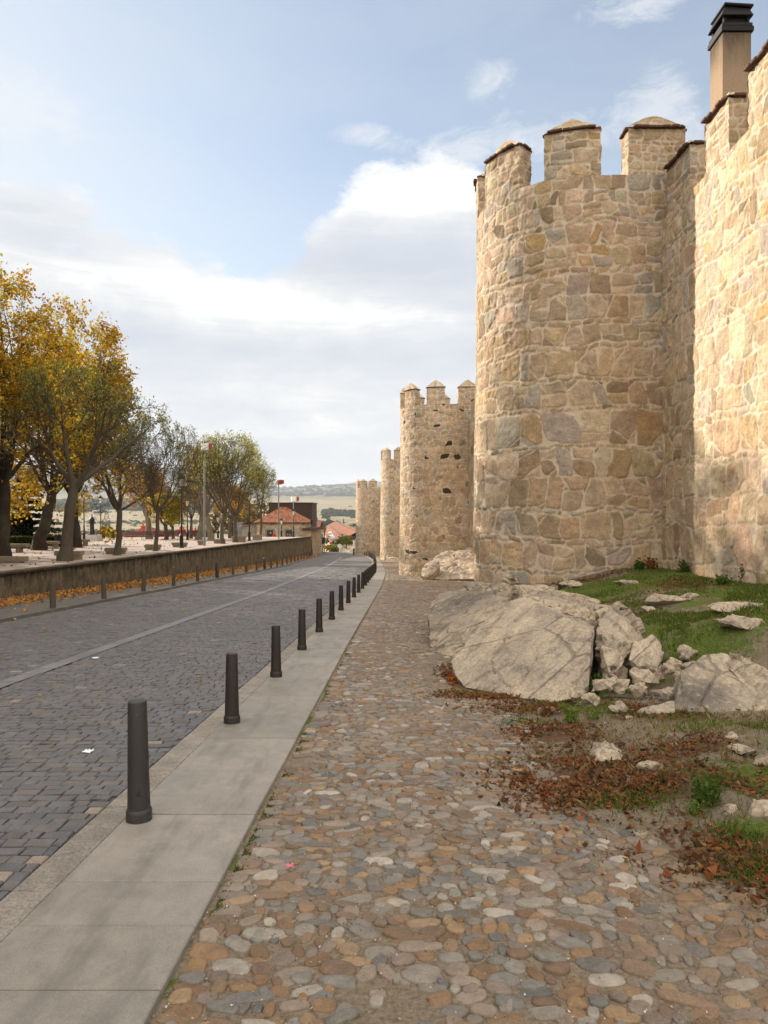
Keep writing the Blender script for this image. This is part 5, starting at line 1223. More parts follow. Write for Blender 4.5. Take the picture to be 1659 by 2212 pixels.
def flood(px, Y, ytop, w_, label, side, mc, fc):
    x = X(px, Y); z0 = tz(Y); zt = EYE+(1106-ytop)/F_*Y
    root = thing('floodlight_pole', (x, Y, z0), label, 'floodlight pole', 'floodlight poles')
    mb = MB(); mb.tube([(0, 0, -.1), (0, 0, zt-z0-w_*.3)], [.085, .06], 12); mb.box((0, 0, .9), (.18, .18, .5)); kid('pole', mb.mesh('pole', 'galvanised', True), root)
    mb = MB(); mb.box((0, 0, zt-z0-w_*.95), (w_*1.5, .08, .06)); kid('bracket', mb.mesh('bracket', 'galvanised'), root)
    mb = MB(); rm = Matrix.Rotation(.35, 3, 'Z') @ Matrix.Rotation(-.1, 3, 'Y'); mb.box((side*w_*.25, 0, zt-z0-w_*.45), (w_, w_*.6, w_*.95), mtx=rm); f = kid('floodlight', mb.mesh('floodlight', mc, bevel=.02), root)
    mb = MB(); mb.box((side*w_*.25+w_*.72, -.05, zt-z0-w_*.42), (w_*.4, w_*.55, w_*.85), mtx=Matrix.Rotation(.35, 3, 'Z')); kid('floodlight', mb.mesh('floodlight', fc, bevel=.02), root)
    return root
flood(441.5, 51, 958, .52, 'tall galvanised pole with a white and rust floodlight box at its top', .4, 'white_paint', 'rust_paint')
flood(602, 80, 1037, .5, 'galvanised pole with a dark red floodlight box beside the tiled roof', 1.0, 'rust_paint', 'rust_paint')
flood(634, 101, 1073, .75, 'shorter pole with a white floodlight box above the tiled house', .3, 'white_paint', 'rust_paint')

def wood_bench(px, Y, L, label, rz=0.):
    root = thing('park_bench', (X(px, Y), Y, tz(Y)), label, 'bench', 'wooden benches of the park', rz)
    mb = MB()
    for k in range(6): mb.box((0, -.25+k*.09, .44-.006*(k-2)**2), (L, .075, .035))
    kid('seat', mb.mesh('seat', 'maroon_wood', bevel=.006), root)
    mb = MB()
    for k in range(5): mb.box((0, .27+.03*k, .52+k*.085), (L, .035, .07), mtx=None)
    kid('backrest', mb.mesh('backrest', 'maroon_wood', bevel=.006), root)
    for sx in (-.42, 0, .42):
        mb = MB(); mb.tube([(sx*L, -.3, 0), (sx*L, -.16, .2), (sx*L, -.24, .40)], .022, 5); mb.tube([(sx*L, .36, 0), (sx*L, .18, .22), (sx*L, .24, .42), (sx*L, .42, .95)], .022, 5); mb.tube([(sx*L, -.26, .4), (sx*L, .24, .4)], .022, 5)
        kid('leg', mb.mesh('leg', 'black_iron', True), root)
wood_bench(285, 72, 2.5, 'left half of the long maroon wooden bench by the park edge')
wood_bench(338, 72.3, 2.5, 'right half of the long maroon wooden bench by the park edge')
wood_bench(198, 76, 2.6, 'maroon bench standing behind the fountain')
wood_bench(385, 77, 2.2, 'maroon bench behind the tallest lamp')
wood_bench(430, 78, 1.8, 'maroon bench left of the white floodlight pole')
def stone_bench(px0, px1, Y, label, h=.46, legs=True, w_=.5):
    x0, x1 = X(px0, Y), X(px1, Y); L = x1-x0; r_ = np.random.default_rng(int(px1+50))
    root = thing('stone_bench', ((x0+x1)/2, Y, tz(Y)), label, 'bench', 'stone benches')
    mb = MB(); mb.box((0, 0, h-.09), (L, w_, .19), rz=.03); kid('seat', mb.mesh('seat', 'bench_stone', bevel=.025), root)
    if legs:
        for sx in (-.32, .32):
            mb = MB(); mb.box((sx*L, 0, (h-.18)/2-.02), (.22, w_*.8, h-.16)); kid('leg', mb.mesh('leg', 'bench_stone', bevel=.015), root)
    else:
        mb = MB(); mb.box((0, 0, (h-.18)/2-.03), (L*.86, w_*.8, h-.14)); kid('plinth', mb.mesh('plinth', 'bench_stone'), root)
stone_bench(-45, 61, 38, 'long stone bench on two legs below the topiary')
stone_bench(86, 127, 45, 'short stone bench beside the leaning dark trunk')
stone_bench(150, 192, 51, 'stone bench left of the white fountain base')
stone_bench(-60, 55, 27.2, 'low stone slab seat at the left edge, right behind the parapet', .24, False)
stone_bench(122, 178, 30, 'low stone slab seat behind the forked grey tree', .36, False)
stone_bench(229, 272, 36, 'low stone slab seat at the foot of the bent vase-shaped tree', .32, False)
stone_bench(314, 347, 42, 'low stone slab seat at the foot of the thin straight tree', .33, False)
stone_bench(373, 404, 48, 'low stone slab seat at the foot of the tallest lamp', .32, False)
stone_bench(428, 444, 53, 'low stone slab seat at the foot of the white floodlight pole', .36, False)
stone_bench(462, 486, 58, 'low stone slab seat at the foot of the green-topped tree', .36, False)
stone_bench(500, 532, 63, 'tall stone block seat near the green-topped twin trunks', .55, False)
stone_bench(545, 566, 72, 'stone block seat left of the small airy tree', .55, False)
# fountain
Yf = 68; root = thing('drinking_fountain', (X(198.5, Yf), Yf, tz(Yf)), 'dark cast-iron drinking fountain on a white stone base', 'fountain')
mb = MB(); mb.box((0, 0, .1), (1.7, 1.3, .24)); mb.box((0, 0, .40), (1.5, 1.1, .42)); kid('base', mb.mesh('base', 'pale_stone', bevel=.04), root)
mb = MB(); mb.lathe([(.42, .60), (.42, .66), (.26, .72), (.24, 1.0), (.21, 1.05), (.20, 1.7), (.30, 1.78), (.30, 1.86), (.22, 1.9), (.26, 1.98), (.24, 2.1), (.12, 2.3), (.05, 2.36), (.06, 2.44), (.02, 2.6)], 14); kid('column', mb.mesh('column', 'black_iron', True), root)
mb = MB(); mb.tube([(0, -.2, 1.25), (0, -.36, 1.28), (0, -.42, 1.18)], .03, 6); kid('spout', mb.mesh('spout', 'black_iron', True), root)
Yf = 49; root = thing('litter_bin', (X(127, Yf), Yf, tz(Yf)), 'black round litter bin behind the short stone bench', 'bin')
mb = MB(); mb.lathe([(.24, .0), (.27, .30), (.29, .72), (.29, .78)], 14); kid('body', mb.mesh('body', 'black_iron', True), root)
mb = MB(); mb.lathe([(.31, .75), (.31, .80), (.27, .80), (.26, .74)], 14); kid('rim', mb.mesh('rim', 'black_iron', True), root)

# ================================================================== HOUSES
def tile_roof(name, parent, quads, mat='roof_tile', pitch=.26, amp=.06, seed=3, step=.06):
    """each quad: eave-left, eave-right, ridge-right, ridge-left -> wavy tiled sheet"""
    r = np.random.default_rng(seed); VS = []; FS = []; CS = []; off = 0
    for (a, b, c, d_) in quads:
        a, b, c, d_ = [np.array(v, float) for v in (a, b, c, d_)]
        wl = np.linalg.norm(b-a); hl = np.linalg.norm((c+d_)/2-(a+b)/2); nu = max(3, int(wl/step)); nv = max(3, int(hl/.16)); n = np.cross(b-a, d_-a); n /= np.linalg.norm(n)
        if n[2] < 0: n = -n
        uu = np.linspace(0, 1, nu+1); vv = np.linspace(0, 1, nv+1); U, Vv = np.meshgrid(uu, vv, indexing='ij')
        Pq = a*((1-U)*(1-Vv))[..., None]+b*(U*(1-Vv))[..., None]+c*(U*Vv)[..., None]+d_*((1-U)*Vv)[..., None]
        s_ = Pq@((b-a)/wl); w_ = np.abs(np.sin(pi*s_/pitch))*amp+.02*((Vv*nv*.5) % 1.)
        Pq = Pq+n*(w_+.01*r.normal(0, 1, w_.shape))[..., None]
        k = _h(np.floor(s_/pitch).astype(int), np.floor(Vv*nv*.5).astype(int), np.zeros(s_.shape, int), seed)
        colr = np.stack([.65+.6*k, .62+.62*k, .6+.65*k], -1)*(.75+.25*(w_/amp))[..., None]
        VS.append(Pq.reshape(-1, 3)); CS.append(colr.reshape(-1, 3)); FS.append(grid_faces(nu+1, nv+1, off=off)); off += (nu+1)*(nv+1)
    return kid(name, mesh_np(name, np.concatenate(VS), np.concatenate(FS), mat, np.concatenate(CS), smooth=False), parent)
# stone house at the end of the parapet
Yh = 101.; hx0, hx1 = X(554, Yh), X(660, Yh); ez = EYE+(1106-1129)/F_*Yh; gz_ = -5.0; HD = 7.5
root = thing('stone_house', ((hx0+hx1)/2, Yh, -1.7), 'low stone house with a hipped red tile roof at the end of the parapet', 'house')
o_ = np.array(root.location); hw = (hx1-hx0)/2
r = np.random.default_rng(77)
poly = [(-hw, HD), (-hw, 0), (hw, 0), (hw, HD)]
V, Fg, C, e, _ = wall_mesh('wall', poly, gz_-o_[2], ez-o_[2]+.1, .09, 900, r, hs=(.28, .5), ws=(.6, 1.7), thin=.2)
kid('wall', mesh_np('wall', V, Fg, 'house_masonry', C, {'edge': e}), root)
el_ = ez-o_[2]; rz_ = EYE+(1106-1096)/F_*(Yh+HD/2)-o_[2]; ov = .35
A, B_, C_, D_ = (-hw-ov, -ov, el_), (hw+ov, -ov, el_), (hw+ov, HD+ov, el_), (-hw-ov, HD+ov, el_); R1, R2 = (-.55, HD/2, rz_), (.15, HD/2, rz_)
rf = tile_roof('roof', root, [(A, B_, R2, R1), (B_, C_, R2, R2), (C_, D_, R1, R2), (D_, A, R1, R1)])
mb = MB(); mb.box((0, HD/2, el_-.04), (2*hw+.6, HD+.6, .08)); kid('eaves', mb.mesh('eaves', 'brown_cladding'), root)
for (p0, p1, y0, y1) in ((576.5, 590.5, 1145.5, 1163), (618, 631, 1145.5, 1163)):
    x0, x1 = X(p0, Yh)-o_[0], X(p1, Yh)-o_[0]; za, zb = EYE+(1106-y1)/F_*Yh-o_[2], EYE+(1106-y0)/F_*Yh-o_[2]; cx, cz = (x0+x1)/2, (za+zb)/2
    mb = MB(); w_, h_ = x1-x0, zb-za
    mb.box((cx-w_/2-.11, -.04, cz), (.22, .10, h_+.4)); mb.box((cx+w_/2+.11, -.04, cz), (.22, .10, h_+.4)); mb.box((cx, -.042, zb+.11), (w_, .10, .22)); f = kid('window', mb.mesh('window', 'bench_stone'), root)
    mb = MB()
    for dx in (-w_/2+.04, 0, w_/2-.04): mb.box((cx+dx, -.03, cz), (.08, .06, h_))
    for dz in (-h_/2+.04, h_/2-.04): mb.box((cx, -.029, cz+dz), (w_, .06, .08))
    kid('frame', mb.mesh('frame', 'dark_frame'), f)
    mb = MB(); mb.box((cx, -.012, cz), (w_, .03, h_)); kid('pane', mb.mesh('pane', 'glass_dark'), f)
# lean-to annex left of it
root = thing('annex', (X(538, 103), 103, -1.7), 'pale boarded lean-to with a sloping tiled roof left of the stone house', 'shed')
x0, x1 = X(523, 103)-X(538, 103), X(554, 103)-X(538, 103)-.05; zt1 = EYE+(1106-1131)/F_*103+1.7; zt0 = EYE+(1106-1138)/F_*103+1.7
mb = MB(); mb.add([(x0, 0, -1), (x1, 0, -1), (x1, 0, zt1), (x0, 0, zt0), (x0, 4, -1), (x1, 4, -1), (x1, 4, zt1), (x0, 4, zt0)], [(0, 1, 2, 3), (7, 6, 5, 4), (1, 5, 6, 2), (4, 0, 3, 7)])
for k in range(9): mb.box((x0+.12+k*(x1-x0-.2)/8, -.015, .3), (.04, .03, 2.4))
kid('wall', mb.mesh('wall', 'boards'), root)
tile_roof('roof', root, [((x0-.3, -.3, zt0-.08), (x0-.3, 4.3, zt0-.08), (x1, 4.3, zt1+.03), (x1, -.3, zt1+.03))])
root = thing('shed', (X(517, 104), 104, -1.7), 'grey flat-fronted shed at the left end of the lean-to', 'shed')
mb = MB(); mb.box((0, 1.5, .5), (X(523, 104)-X(511, 104), 3, 2.6)); kid('wall', mb.mesh('wall', 'galvanised'), root)
mb = MB(); mb.box((0, 1.5, 1.84), (1.0, 3.2, .08)); kid('roof', mb.mesh('roof', 'galvanised'), root)
# dark clad building behind
Yd = 113.; x0, x1 = X(581, Yd), X(674, Yd); zt_ = EYE+(1106-1087)/F_*Yd
root = thing('dark_building', ((x0+x1)/2, Yd, -5), 'tall dark brown clad building with a flat roof behind the stone house', 'building')
w_ = x1-x0; mb = MB(); mb.box((0, 4, (zt_+5)/2), (w_, 8, zt_+5))
for k in range(26): mb.box((0, -.01, 3.0+k*.2), (w_+.04, .05, .05))
kid('wall', mb.mesh('wall', 'brown_cladding'), root)
mb = MB(); mb.box((0, 4, zt_+5.06), (w_+.3, 8.3, .12)); kid('roof', mb.mesh('roof', 'dark_frame'), root)
# corner house wall that closes the road side
root = thing('stone_outhouse', (X(662, 99), 100, -5), 'narrow stone gable with a dark eave right of the tiled house', 'house')
V, Fg, C, e, _ = wall_mesh('wall', [(-.6, 7), (-.6, 0), (.75, 0), (1.25, 9)], 0, 4.2, .1, 901, r, hs=(.28, .5), ws=(.6, 1.7), thin=.2)
kid('wall', mesh_np('wall', V, Fg, 'house_masonry', C, {'edge': e}), root)
mb = MB(); mb.box((.35, 4.5, 4.3), (2.1, 9.6, .24)); kid('eaves', mb.mesh('eaves', 'brown_cladding'), root)
root = thing('street_lamp', (X(673.5, 97), 97, float(prof(97))+.1), 'dark lantern lamp at the road corner right of the stone house', 'street lamp', 'lantern lamps of the park')
mb = MB(); hl = 4.2; mb.lathe([(.12, -.1), (.12, .8), (.06, .9), (.045, hl)], 10); kid('post', mb.mesh('post', 'black_iron', True), root)
mb = MB(); mb.lathe([(.12, hl), (.27, hl+.5), (.31, hl+.53), (.1, hl+.75), (.02, hl+.9)], 4); kid('lantern', mb.mesh('lantern', 'black_iron'), root)

# people behind the parapet: seated figures, one continuous body each
def person(px, Y, py, label, cloth, seed, hair_back=True):
    z = EYE+(1106-py)/F_*Y
    root = thing('person', (X(px, Y), Y, z), label, 'person')
    J = {'pelvis': (0, .0, 0), 'waist': (0, .02, .18), 'chest': (0, .04, .40), 'neck': (0, .03, .56), 'head': (0, .0, .66), 'top': (0, .0, .78), 'shl': (-.17, .04, .50), 'ell': (-.23, -.02, .24), 'hal': (-.12, -.24, .12), 'shr': (.17, .04, .50), 'elr': (.23, -.02, .24), 'har': (.12, -.24, .12),
         'kl': (-.11, -.44, .02), 'fl': (-.11, -.40, -.42), 'tl': (-.11, -.56, -.46), 'kr': (.11, -.44, .02), 'fr': (.11, -.40, -.42), 'tr': (.11, -.56, -.46), 'hil': (-.09, -.02, 0), 'hir': (.09, -.02, 0)}
    R = {'pelvis': .13, 'waist': .12, 'chest': .14, 'neck': .055, 'head': .085, 'top': .07, 'shl': .065, 'ell': .045, 'hal': .03, 'shr': .065, 'elr': .045, 'har': .03, 'kl': .065, 'fl': .045, 'tl': .04, 'kr': .065, 'fr': .045, 'tr': .04, 'hil': .095, 'hir': .095}
    E = [('pelvis', 'waist'), ('waist', 'chest'), ('chest', 'neck'), ('neck', 'head'), ('head', 'top'), ('chest', 'shl'), ('shl', 'ell'), ('ell', 'hal'), ('chest', 'shr'), ('shr', 'elr'), ('elr', 'har'), ('pelvis', 'hil'), ('hil', 'kl'), ('kl', 'fl'), ('fl', 'tl'), ('pelvis', 'hir'), ('hir', 'kr'), ('kr', 'fr'), ('fr', 'tr')]
    ks = list(J); me = bpy.data.meshes.new('body'); me.from_pydata([J[k] for k in ks], [(ks.index(a), ks.index(b)) for a, b in E], [])
    me.materials.append(M[cloth]); o = kid('body', me, root); md = o.modifiers.new('skin', 'SKIN')
    for i, k in enumerate(ks): me.skin_vertices[0].data[i].radius = (R[k], R[k])
    me.skin_vertices[0].data[0].use_root = True; o.modifiers.new('sub', 'SUBSURF').levels = 1
    mb = MB(); mb.lathe([(.03, .60), (.082, .64), (.098, .71), (.085, .79), (.04, .83)], 10, c=(0, -.012, 0)); kid('face', mb.mesh('face', 'skin', True), root)
    mb = MB(); mb.lathe([(.06, .55), (.105, .66), (.112, .74), (.09, .82), (.03, .86)], 10, c=(0, .02, 0)); kid('hair', mb.mesh('hair', 'hair', True), root)
person(585, 97, 1163, 'dark-haired person in dark clothes sitting by the house window', 'dark_cloth', 1)
person(592, 96.5, 1163, 'person in a red top sitting beside the pole by the house', 'red_cloth', 2)

# signs at the end of the road
root = thing('road_sign', (X(733.7, 122), 122, float(prof(122))), 'small round white road sign on a white post where the road drops', 'road sign')
mb = MB(); mb.tube([(0, 0, -.1), (0, 0, 1.0)], .07, 8); kid('post', mb.mesh('post', 'white_paint', True), root)
mb = MB(); mb.lathe([(.36, -.03), (.38, 0), (.36, .03)], 20); me = mb.mesh('disc', 'white_paint', True); me.transform(Matrix.Rotation(pi/2, 4, 'X')); me.transform(Matrix.Translation((0, -.02, 1.05))); kid('disc', me, root)
root = thing('sign_totem', (X(764.3, 101), 101, float(prof(101))), 'slim blue and white sign post at the foot of the farthest tower', 'sign')
mb = MB(); mb.box((0, 0, .45), (.22, .16, .95)); kid('base', mb.mesh('base', 'dark_frame'), root)
mb = MB(); mb.box((0, 0, 1.55), (.18, .12, 1.25)); kid('white_panel', mb.mesh('white_panel', 'white_paint'), root)
mb = MB(); mb.box((-.02, 0, 2.4), (.24, .13, .5)); kid('blue_panel', mb.mesh('blue_panel', 'blue_paint'), root)

# ================================================================== THE TOWN BELOW AND FAR LAND
def lz(x, Y): return float(land(np.array([x]), np.array([Y]))[0])
def far_house(name, px0, px1, Y, ytop, yeave, depth, label, wall='plaster', roof='far_tile', chim=None, axis_='x', group='houses of the town below'):
    x0, x1 = X(px0, Y), X(px1, Y); ze = EYE+(1106-yeave)/F_*Y; zr = EYE+(1106-ytop)/F_*(Y+depth/2); g_ = min(lz((x0+x1)/2, Y), ze-3)-3
    root = thing(name, ((x0+x1)/2, Y, g_), label, 'house', group); w_ = (x1-x0)/2; e = ze-g_; t = zr-g_
    mb = MB(); mb.box((0, depth/2, e/2), (2*w_, depth, e)); kid('wall', mb.mesh('wall', wall), root)
    o = .06*depth
    if axis_ == 'x': q = [((-w_-o, -o, e), (w_+o, -o, e), (w_+o, depth/2, t), (-w_-o, depth/2, t)), ((w_+o, depth+o, e), (-w_-o, depth+o, e), (-w_-o, depth/2, t), (w_+o, depth/2, t))]
    elif axis_ == 'hip': q = [((-w_-o, -o, e), (w_+o, -o, e), (w_*.35, depth/2, t), (-w_*.35, depth/2, t)), ((w_+o, -o, e), (w_+o, depth+o, e), (w_*.35, depth/2, t), (w_*.35, depth/2, t)), ((-w_-o, depth+o, e), (-w_-o, -o, e), (-w_*.35, depth/2, t), (-w_*.35, depth/2, t)), ((w_+o, depth+o, e), (-w_-o, depth+o, e), (-w_*.35, depth/2, t), (w_*.35, depth/2, t))]
    else: q = [((-w_-o, depth+o, e), (-w_-o, -o, e), (0, -o, t), (0, depth+o, t)), ((w_+o, -o, e), (w_+o, depth+o, e), (0, depth+o, t), (0, -o, t))]
    tile_roof('roof', root, q, roof, pitch=.5, amp=.08, step=.25 if depth < 30 else .6)
    for k, (cx, cy, hh) in enumerate(chim or []):
        mb = MB(); zc = t-.5
        mb.box((cx, cy, zc), (.85, .7, hh*2)); mb.box((cx, cy, zc+hh+.06), (1.05, .9, .12))
        for s_ in (-.25, .25): mb.lathe([(.12, 0), (.14, .35), (.08, .4)], 8, c=(cx+s_, cy, zc+hh+.12))
        kid('chimney', mb.mesh('chimney', 'red_plaster'), root)
    for k in range(max(1, int(w_*2/4))):
        mb = MB(); mb.box((-w_+1.5+k*4, -.02, e-1.7), (1., .06, 1.2)); kid('window', mb.mesh('window', 'glass_dark'), root)
    return root
far_house('red_house', 268, 330, 100, 1141, 1158, 8, 'red tiled roof with a red chimney just beyond the long bench', 'red_plaster', 'far_tile', [(-.1, 3, .75)], 'hip')
far_house('red_house', 375, 412, 104, 1146, 1160, 8, 'red house with chimneys seen between the trees behind the tallest lamp', 'red_plaster', 'far_tile', [(-.9, 3, .6), (.9, 3, .5)], 'hip')
far_house('red_house', 330, 368, 112, 1149, 1160, 8, 'low orange roof between two red houses', 'red_plaster', 'far_tile', None, 'x')
root = thing('brick_chimney', (X(247, 96), 96, -6), 'square red chimney block standing left of the tiled roofs', 'chimney')
mb = MB(); mb.box((0, 0, 2.5), (.9, .8, 5.4)); kid('shaft', mb.mesh('shaft', 'red_plaster'), root); mb = MB(); mb.box((0, 0, 5.26), (1.1, 1., .12)); kid('cap', mb.mesh('cap', 'far_tile'), root)
root = thing('brick_chimney', (X(109, 150), 150, -12), 'tall thin brick chimney in the valley left of the forked tree', 'chimney')
mb = MB(); mb.box((0, 0, 6), (1.1, 1.1, 12.)); kid('shaft', mb.mesh('shaft', 'plaster'), root); mb = MB(); mb.box((0, 0, 12.1), (1.5, 1.5, .25)); kid('cap', mb.mesh('cap', 'far_tile'), root)
far_house('farm_house', 100, 122, 420, 1142, 1149, 10, 'distant farm roof left of the thin brick chimney', 'plaster', 'far_tile', None, 'x')
far_house('farm_house', 140, 156, 440, 1144, 1149, 10, 'distant pale farm roof right of the thin brick chimney', 'white_plaster', 'far_tile', None, 'x')
far_house('town_house', 676, 686, 250, 1125, 1139, 14, 'red roofed house right of the dark building', 'red_plaster', 'far_tile', None, 'x')
far_house('town_house', 675, 694, 190, 1145, 1151, 8, 'cream house with a shallow roof below the red roofed one', 'white_plaster', 'far_tile', [(0, 3, .4)], 'x')
def terrace_row(pa, Ya, pb, Yb, zr, w_, label):
    a = Vector((X(pa, Ya), Ya, 0)); b = Vector((X(pb, Yb), Yb, 0)); L = (b-a).length; ang = math.atan2(b.y-a.y, b.x-a.x)
    g_ = -20; root = thing('terraced_houses', (a.x, a.y, g_), label, 'houses', 'terraced rows of the town', ang); t = zr-g_; e = t-2.6
    mb = MB(); mb.box((L/2, 0, e/2), (L, w_*2, e)); kid('wall', mb.mesh('wall', 'plaster'), root)
    tile_roof('roof', root, [((0, -w_-.4, e), (L, -w_-.4, e), (L, 0, t), (0, 0, t)), ((L, w_+.4, e), (0, w_+.4, e), (0, 0, t), (L, 0, t))], 'far_tile', .9, .12, 4, 1.5)
    for k in range(int(L/8)):
        mb = MB(); mb.box((4+k*8, -.6, t+.1), (.8, .7, 1.5)); kid('chimney', mb.mesh('chimney', 'plaster'), root)
    for k in range(min(40, int(L/5))):
        mb = MB(); mb.box((3+k*5, -w_-.02, e-1.5), (1.2, .06, 1.3)); kid('window', mb.mesh('window', 'glass_dark'), root)
terrace_row(772, 262, 722, 520, -5.6, 5.0, 'long red roofed terrace running away below the farthest tower')
terrace_row(741, 252, 709, 480, -7.2, 4.2, 'second red roofed terrace left of the longer one')
def car(px, py, Y, label, mat, rz):
    p = P(px, py, Y); root = thing('parked_car', p, label, 'car', 'cars parked in the town street', rz)
    mb = MB(); mb.box((0, 0, .55), (4.2, 1.7, .6)); mb.add([(-1.4, -.8, .85), (1.3, -.8, .85), (1.3, .8, .85), (-1.4, .8, .85), (-.9, -.65, 1.4), (.7, -.65, 1.4), (.7, .65, 1.4), (-.9, .65, 1.4)], [(4, 5, 6, 7), (0, 1, 5, 4), (1, 2, 6, 5), (2, 3, 7, 6), (3, 0, 4, 7)]); kid('body', mb.mesh('body', mat, bevel=.06), root)
    for sx in (-1.3, 1.3):
        for sy in (-.75, .75):
            mb = MB(); mb.lathe([(.3, -.1), (.32, 0), (.3, .1)], 12); me = mb.mesh('wheel', 'black_iron', True); me.transform(Matrix.Rotation(pi/2, 4, 'X')); me.transform(Matrix.Translation((sx, sy, .3))); kid('wheel', me, root)
st_z = -14
mb = MB(); a, b_ = P(716, 1164, 0), None
pts = [(X(722, 230), 230), (X(728, 230), 230), (X(708, 470), 470), (X(704, 470), 470)]
me = bpy.data.meshes.new('town_street'); me.from_pydata([(x, y, EYE+(1106-yy)/F_*y) for (x, y), yy in zip(pts, (1172, 1172, 1146, 1146))], [], [(0, 1, 2, 3)]); me.materials.append(M['car_silver']); me.materials[0] = M['road_bed']
tag(link('street', me), kind='structure')
for i, (px, py, Y) in enumerate([(712, 1158, 300), (716, 1162, 272), (713, 1155, 330), (719, 1166, 252)]):
    car(px, py, Y, ['silver car parked third down the town street', 'white car parked second down the town street', 'pale car parked farthest up the town street', 'silver car parked nearest in the town street'][i], ['car_silver', 'car_white', 'car_white', 'car_silver'][i], 1.65)

def bush_tree(px, ybase, Y, h, w_, label, pal, seed, n=420, cat='tree', name='valley_tree', cone=False, group='trees of the town below'):
    z0 = EYE+(1106-ybase)/F_*Y; x = X(px, Y); root = thing(name, (x, Y, z0), label, cat, group); r = np.random.default_rng(seed)
    mb = MB(); mb.tube([(0, 0, -3), (0, 0, h*.5), (0, 0, h*.9)], [w_*.06, w_*.05, .03], 6); kid('trunk', mb.mesh('trunk', 'dark_bark', True), root)
    cl = [(r.normal(0, w_*.24), r.normal(0, w_*.24), h*r.uniform(.3, .85), w_*r.uniform(.13, .25)) for _ in range(10)]
    def fn(r):
        if cone: t = r.random()**.7; a = r.uniform(0, 6.28); q = w_*.5*t*r.uniform(.5, 1.1); return (q*cos(a), q*sin(a), h*(1-t*.95))
        x, y, z, s = cl[r.integers(len(cl))]; v = r.normal(0, 1, 3); v *= s*r.uniform(.7, 1.15)/np.linalg.norm(v); return (x+v[0], y+v[1], max(.1, z+v[2]*1.1))
    blob_leaves('crown', fn, n, max(.25, w_*.075), pal, 'conifer', seed, root)
DK = [(.025, .05, .028), (.04, .065, .03), (.018, .035, .024)]; OL = [(.11, .125, .03), (.16, .15, .035), (.085, .105, .03)]; YO = [(.30, .22, .04), (.36, .26, .04), (.24, .2, .04)]
TT = [(684, 1139, 300, 25, 15, DK, 'tall pointed dark tree right of the dark building', 1), (688, 1182, 150, 40, 26, DK, 'dark green tree below the cream house', 0), (701, 1168, 200, 34, 18, OL, 'light olive tree left of the town street', 0), (697, 1185, 146, 24, 24, DK, 'dark bush at the brow of the road', 0), (681, 1160, 175, 18, 14, OL, 'olive tree in front of the cream house', 0),
      (733, 1186, 140, 32, 34, OL, 'broad olive-green tree in front of the terraces', 0), (748, 1180, 150, 22, 22, OL, 'lighter olive tree right of the broad one', 0), (711, 1191, 136, 15, 16, YO, 'yellow-leaved bush left of the round sign', 0), (722, 1193, 134, 9, 22, OL, 'low olive bush where the road drops', 0), (760, 1172, 175, 14, 14, YO, 'small rusty tree against the farthest tower', 0), (681, 1190, 134, 16, 14, OL, 'olive bush by the road corner', 0),
      (742, 1134, 560, 15, 6, DK, 'pointed dark conifer behind the long terrace', 1), (756, 1146, 420, 17, 14, DK, 'broad dark tree beside the long terrace', 0), (764, 1148, 400, 20, 12, DK, 'dark tree touching the farthest tower', 0), (694, 1143, 300, 12, 14, DK, 'dark tree above the cream house', 0)]
for i, (px, yb_, Y, h, w_, pal, lb, cn) in enumerate(TT): bush_tree(px, yb_, Y, h/F_*Y, w_/F_*Y, lb, pal, 300+i, cone=bool(cn))
for i, (px, yb_, Y, h, w_, lb) in enumerate([(505, 1168, 110, 4.5, 8, 'brownish shrub mass left of the lean-to'), (535, 1150, 118, 5, 8, 'rusty brown shrub behind the lean-to roof'), (520, 1145, 130, 5, 9, 'tall faded shrub far behind the lean-to'), (225, 1166, 84, 1.6, 2.4, 'green bush behind the small lamp by the fountain'), (440, 1168, 92, 1.2, 3, 'green bush behind the pale trunks')]):
    bush_tree(px, yb_, Y, h, w_, lb, [(.15, .11, .05), (.20, .14, .06), (.11, .10, .04)] if i < 3 else OL, 340+i, 500, 'bush', 'shrub', group='shrubs at the park edge')
# scattered scrub, the wood lines and the hedgerows of the plain
def scrub(name, n, fn, size, pal, seed, sq=.55):
    r = np.random.default_rng(seed); VS = []; FS = []; CS = []; off = 0
    base = [(cos(a)*cos(b), sin(a)*cos(b), sin(b)) for b in (0., .55, 1.1) for a in np.arange(7)*2*pi/7]+[(0, 0, 1)]
    base = np.array(base); fc = [(j*7+k, j*7+(k+1) % 7, (j+1)*7+(k+1) % 7, (j+1)*7+k) for j in (0, 1) for k in range(7)]; tri = [(14+k, 14+(k+1) % 7, 21) for k in range(7)]
    TR = []; PT = [fn(r) for _ in range(n)]; ZL = land(np.array([p[0] for p in PT]), np.array([p[1] for p in PT]))
    for _ in range(n):
        x, y, s = PT[_]; s *= size; z = ZL[_]; V = base*np.array([s, s, s*sq*r.uniform(.7, 1.4)])*r.uniform(.7, 1.3, (22, 1))+(x, y, z-.1*s)
        VS.append(V); FS.append(np.array(fc)+off); TR.append(np.array(tri)+off); off += 22; CS.append(np.tile(np.array(pal[r.integers(len(pal))])*r.uniform(.7, 1.3), (22, 1)))
    me = mesh_np(name, np.concatenate(VS), [np.concatenate(FS), np.concatenate(TR)], 'conifer', np.concatenate(CS), smooth=False)
    tag(link(name, me), kind='stuff')
def fld(r):
    Y = math.exp(r.uniform(math.log(450), math.log(3200))); a = r.uniform(-.55, .02); return (Y*math.tan(a), Y, r.lognormal(0, .45)*(.6+Y/1400))
scrub('scrub', 900, fld, 1.5, [(.10, .10, .05), (.07, .085, .04), (.13, .10, .055), (.09, .07, .05)], 51)
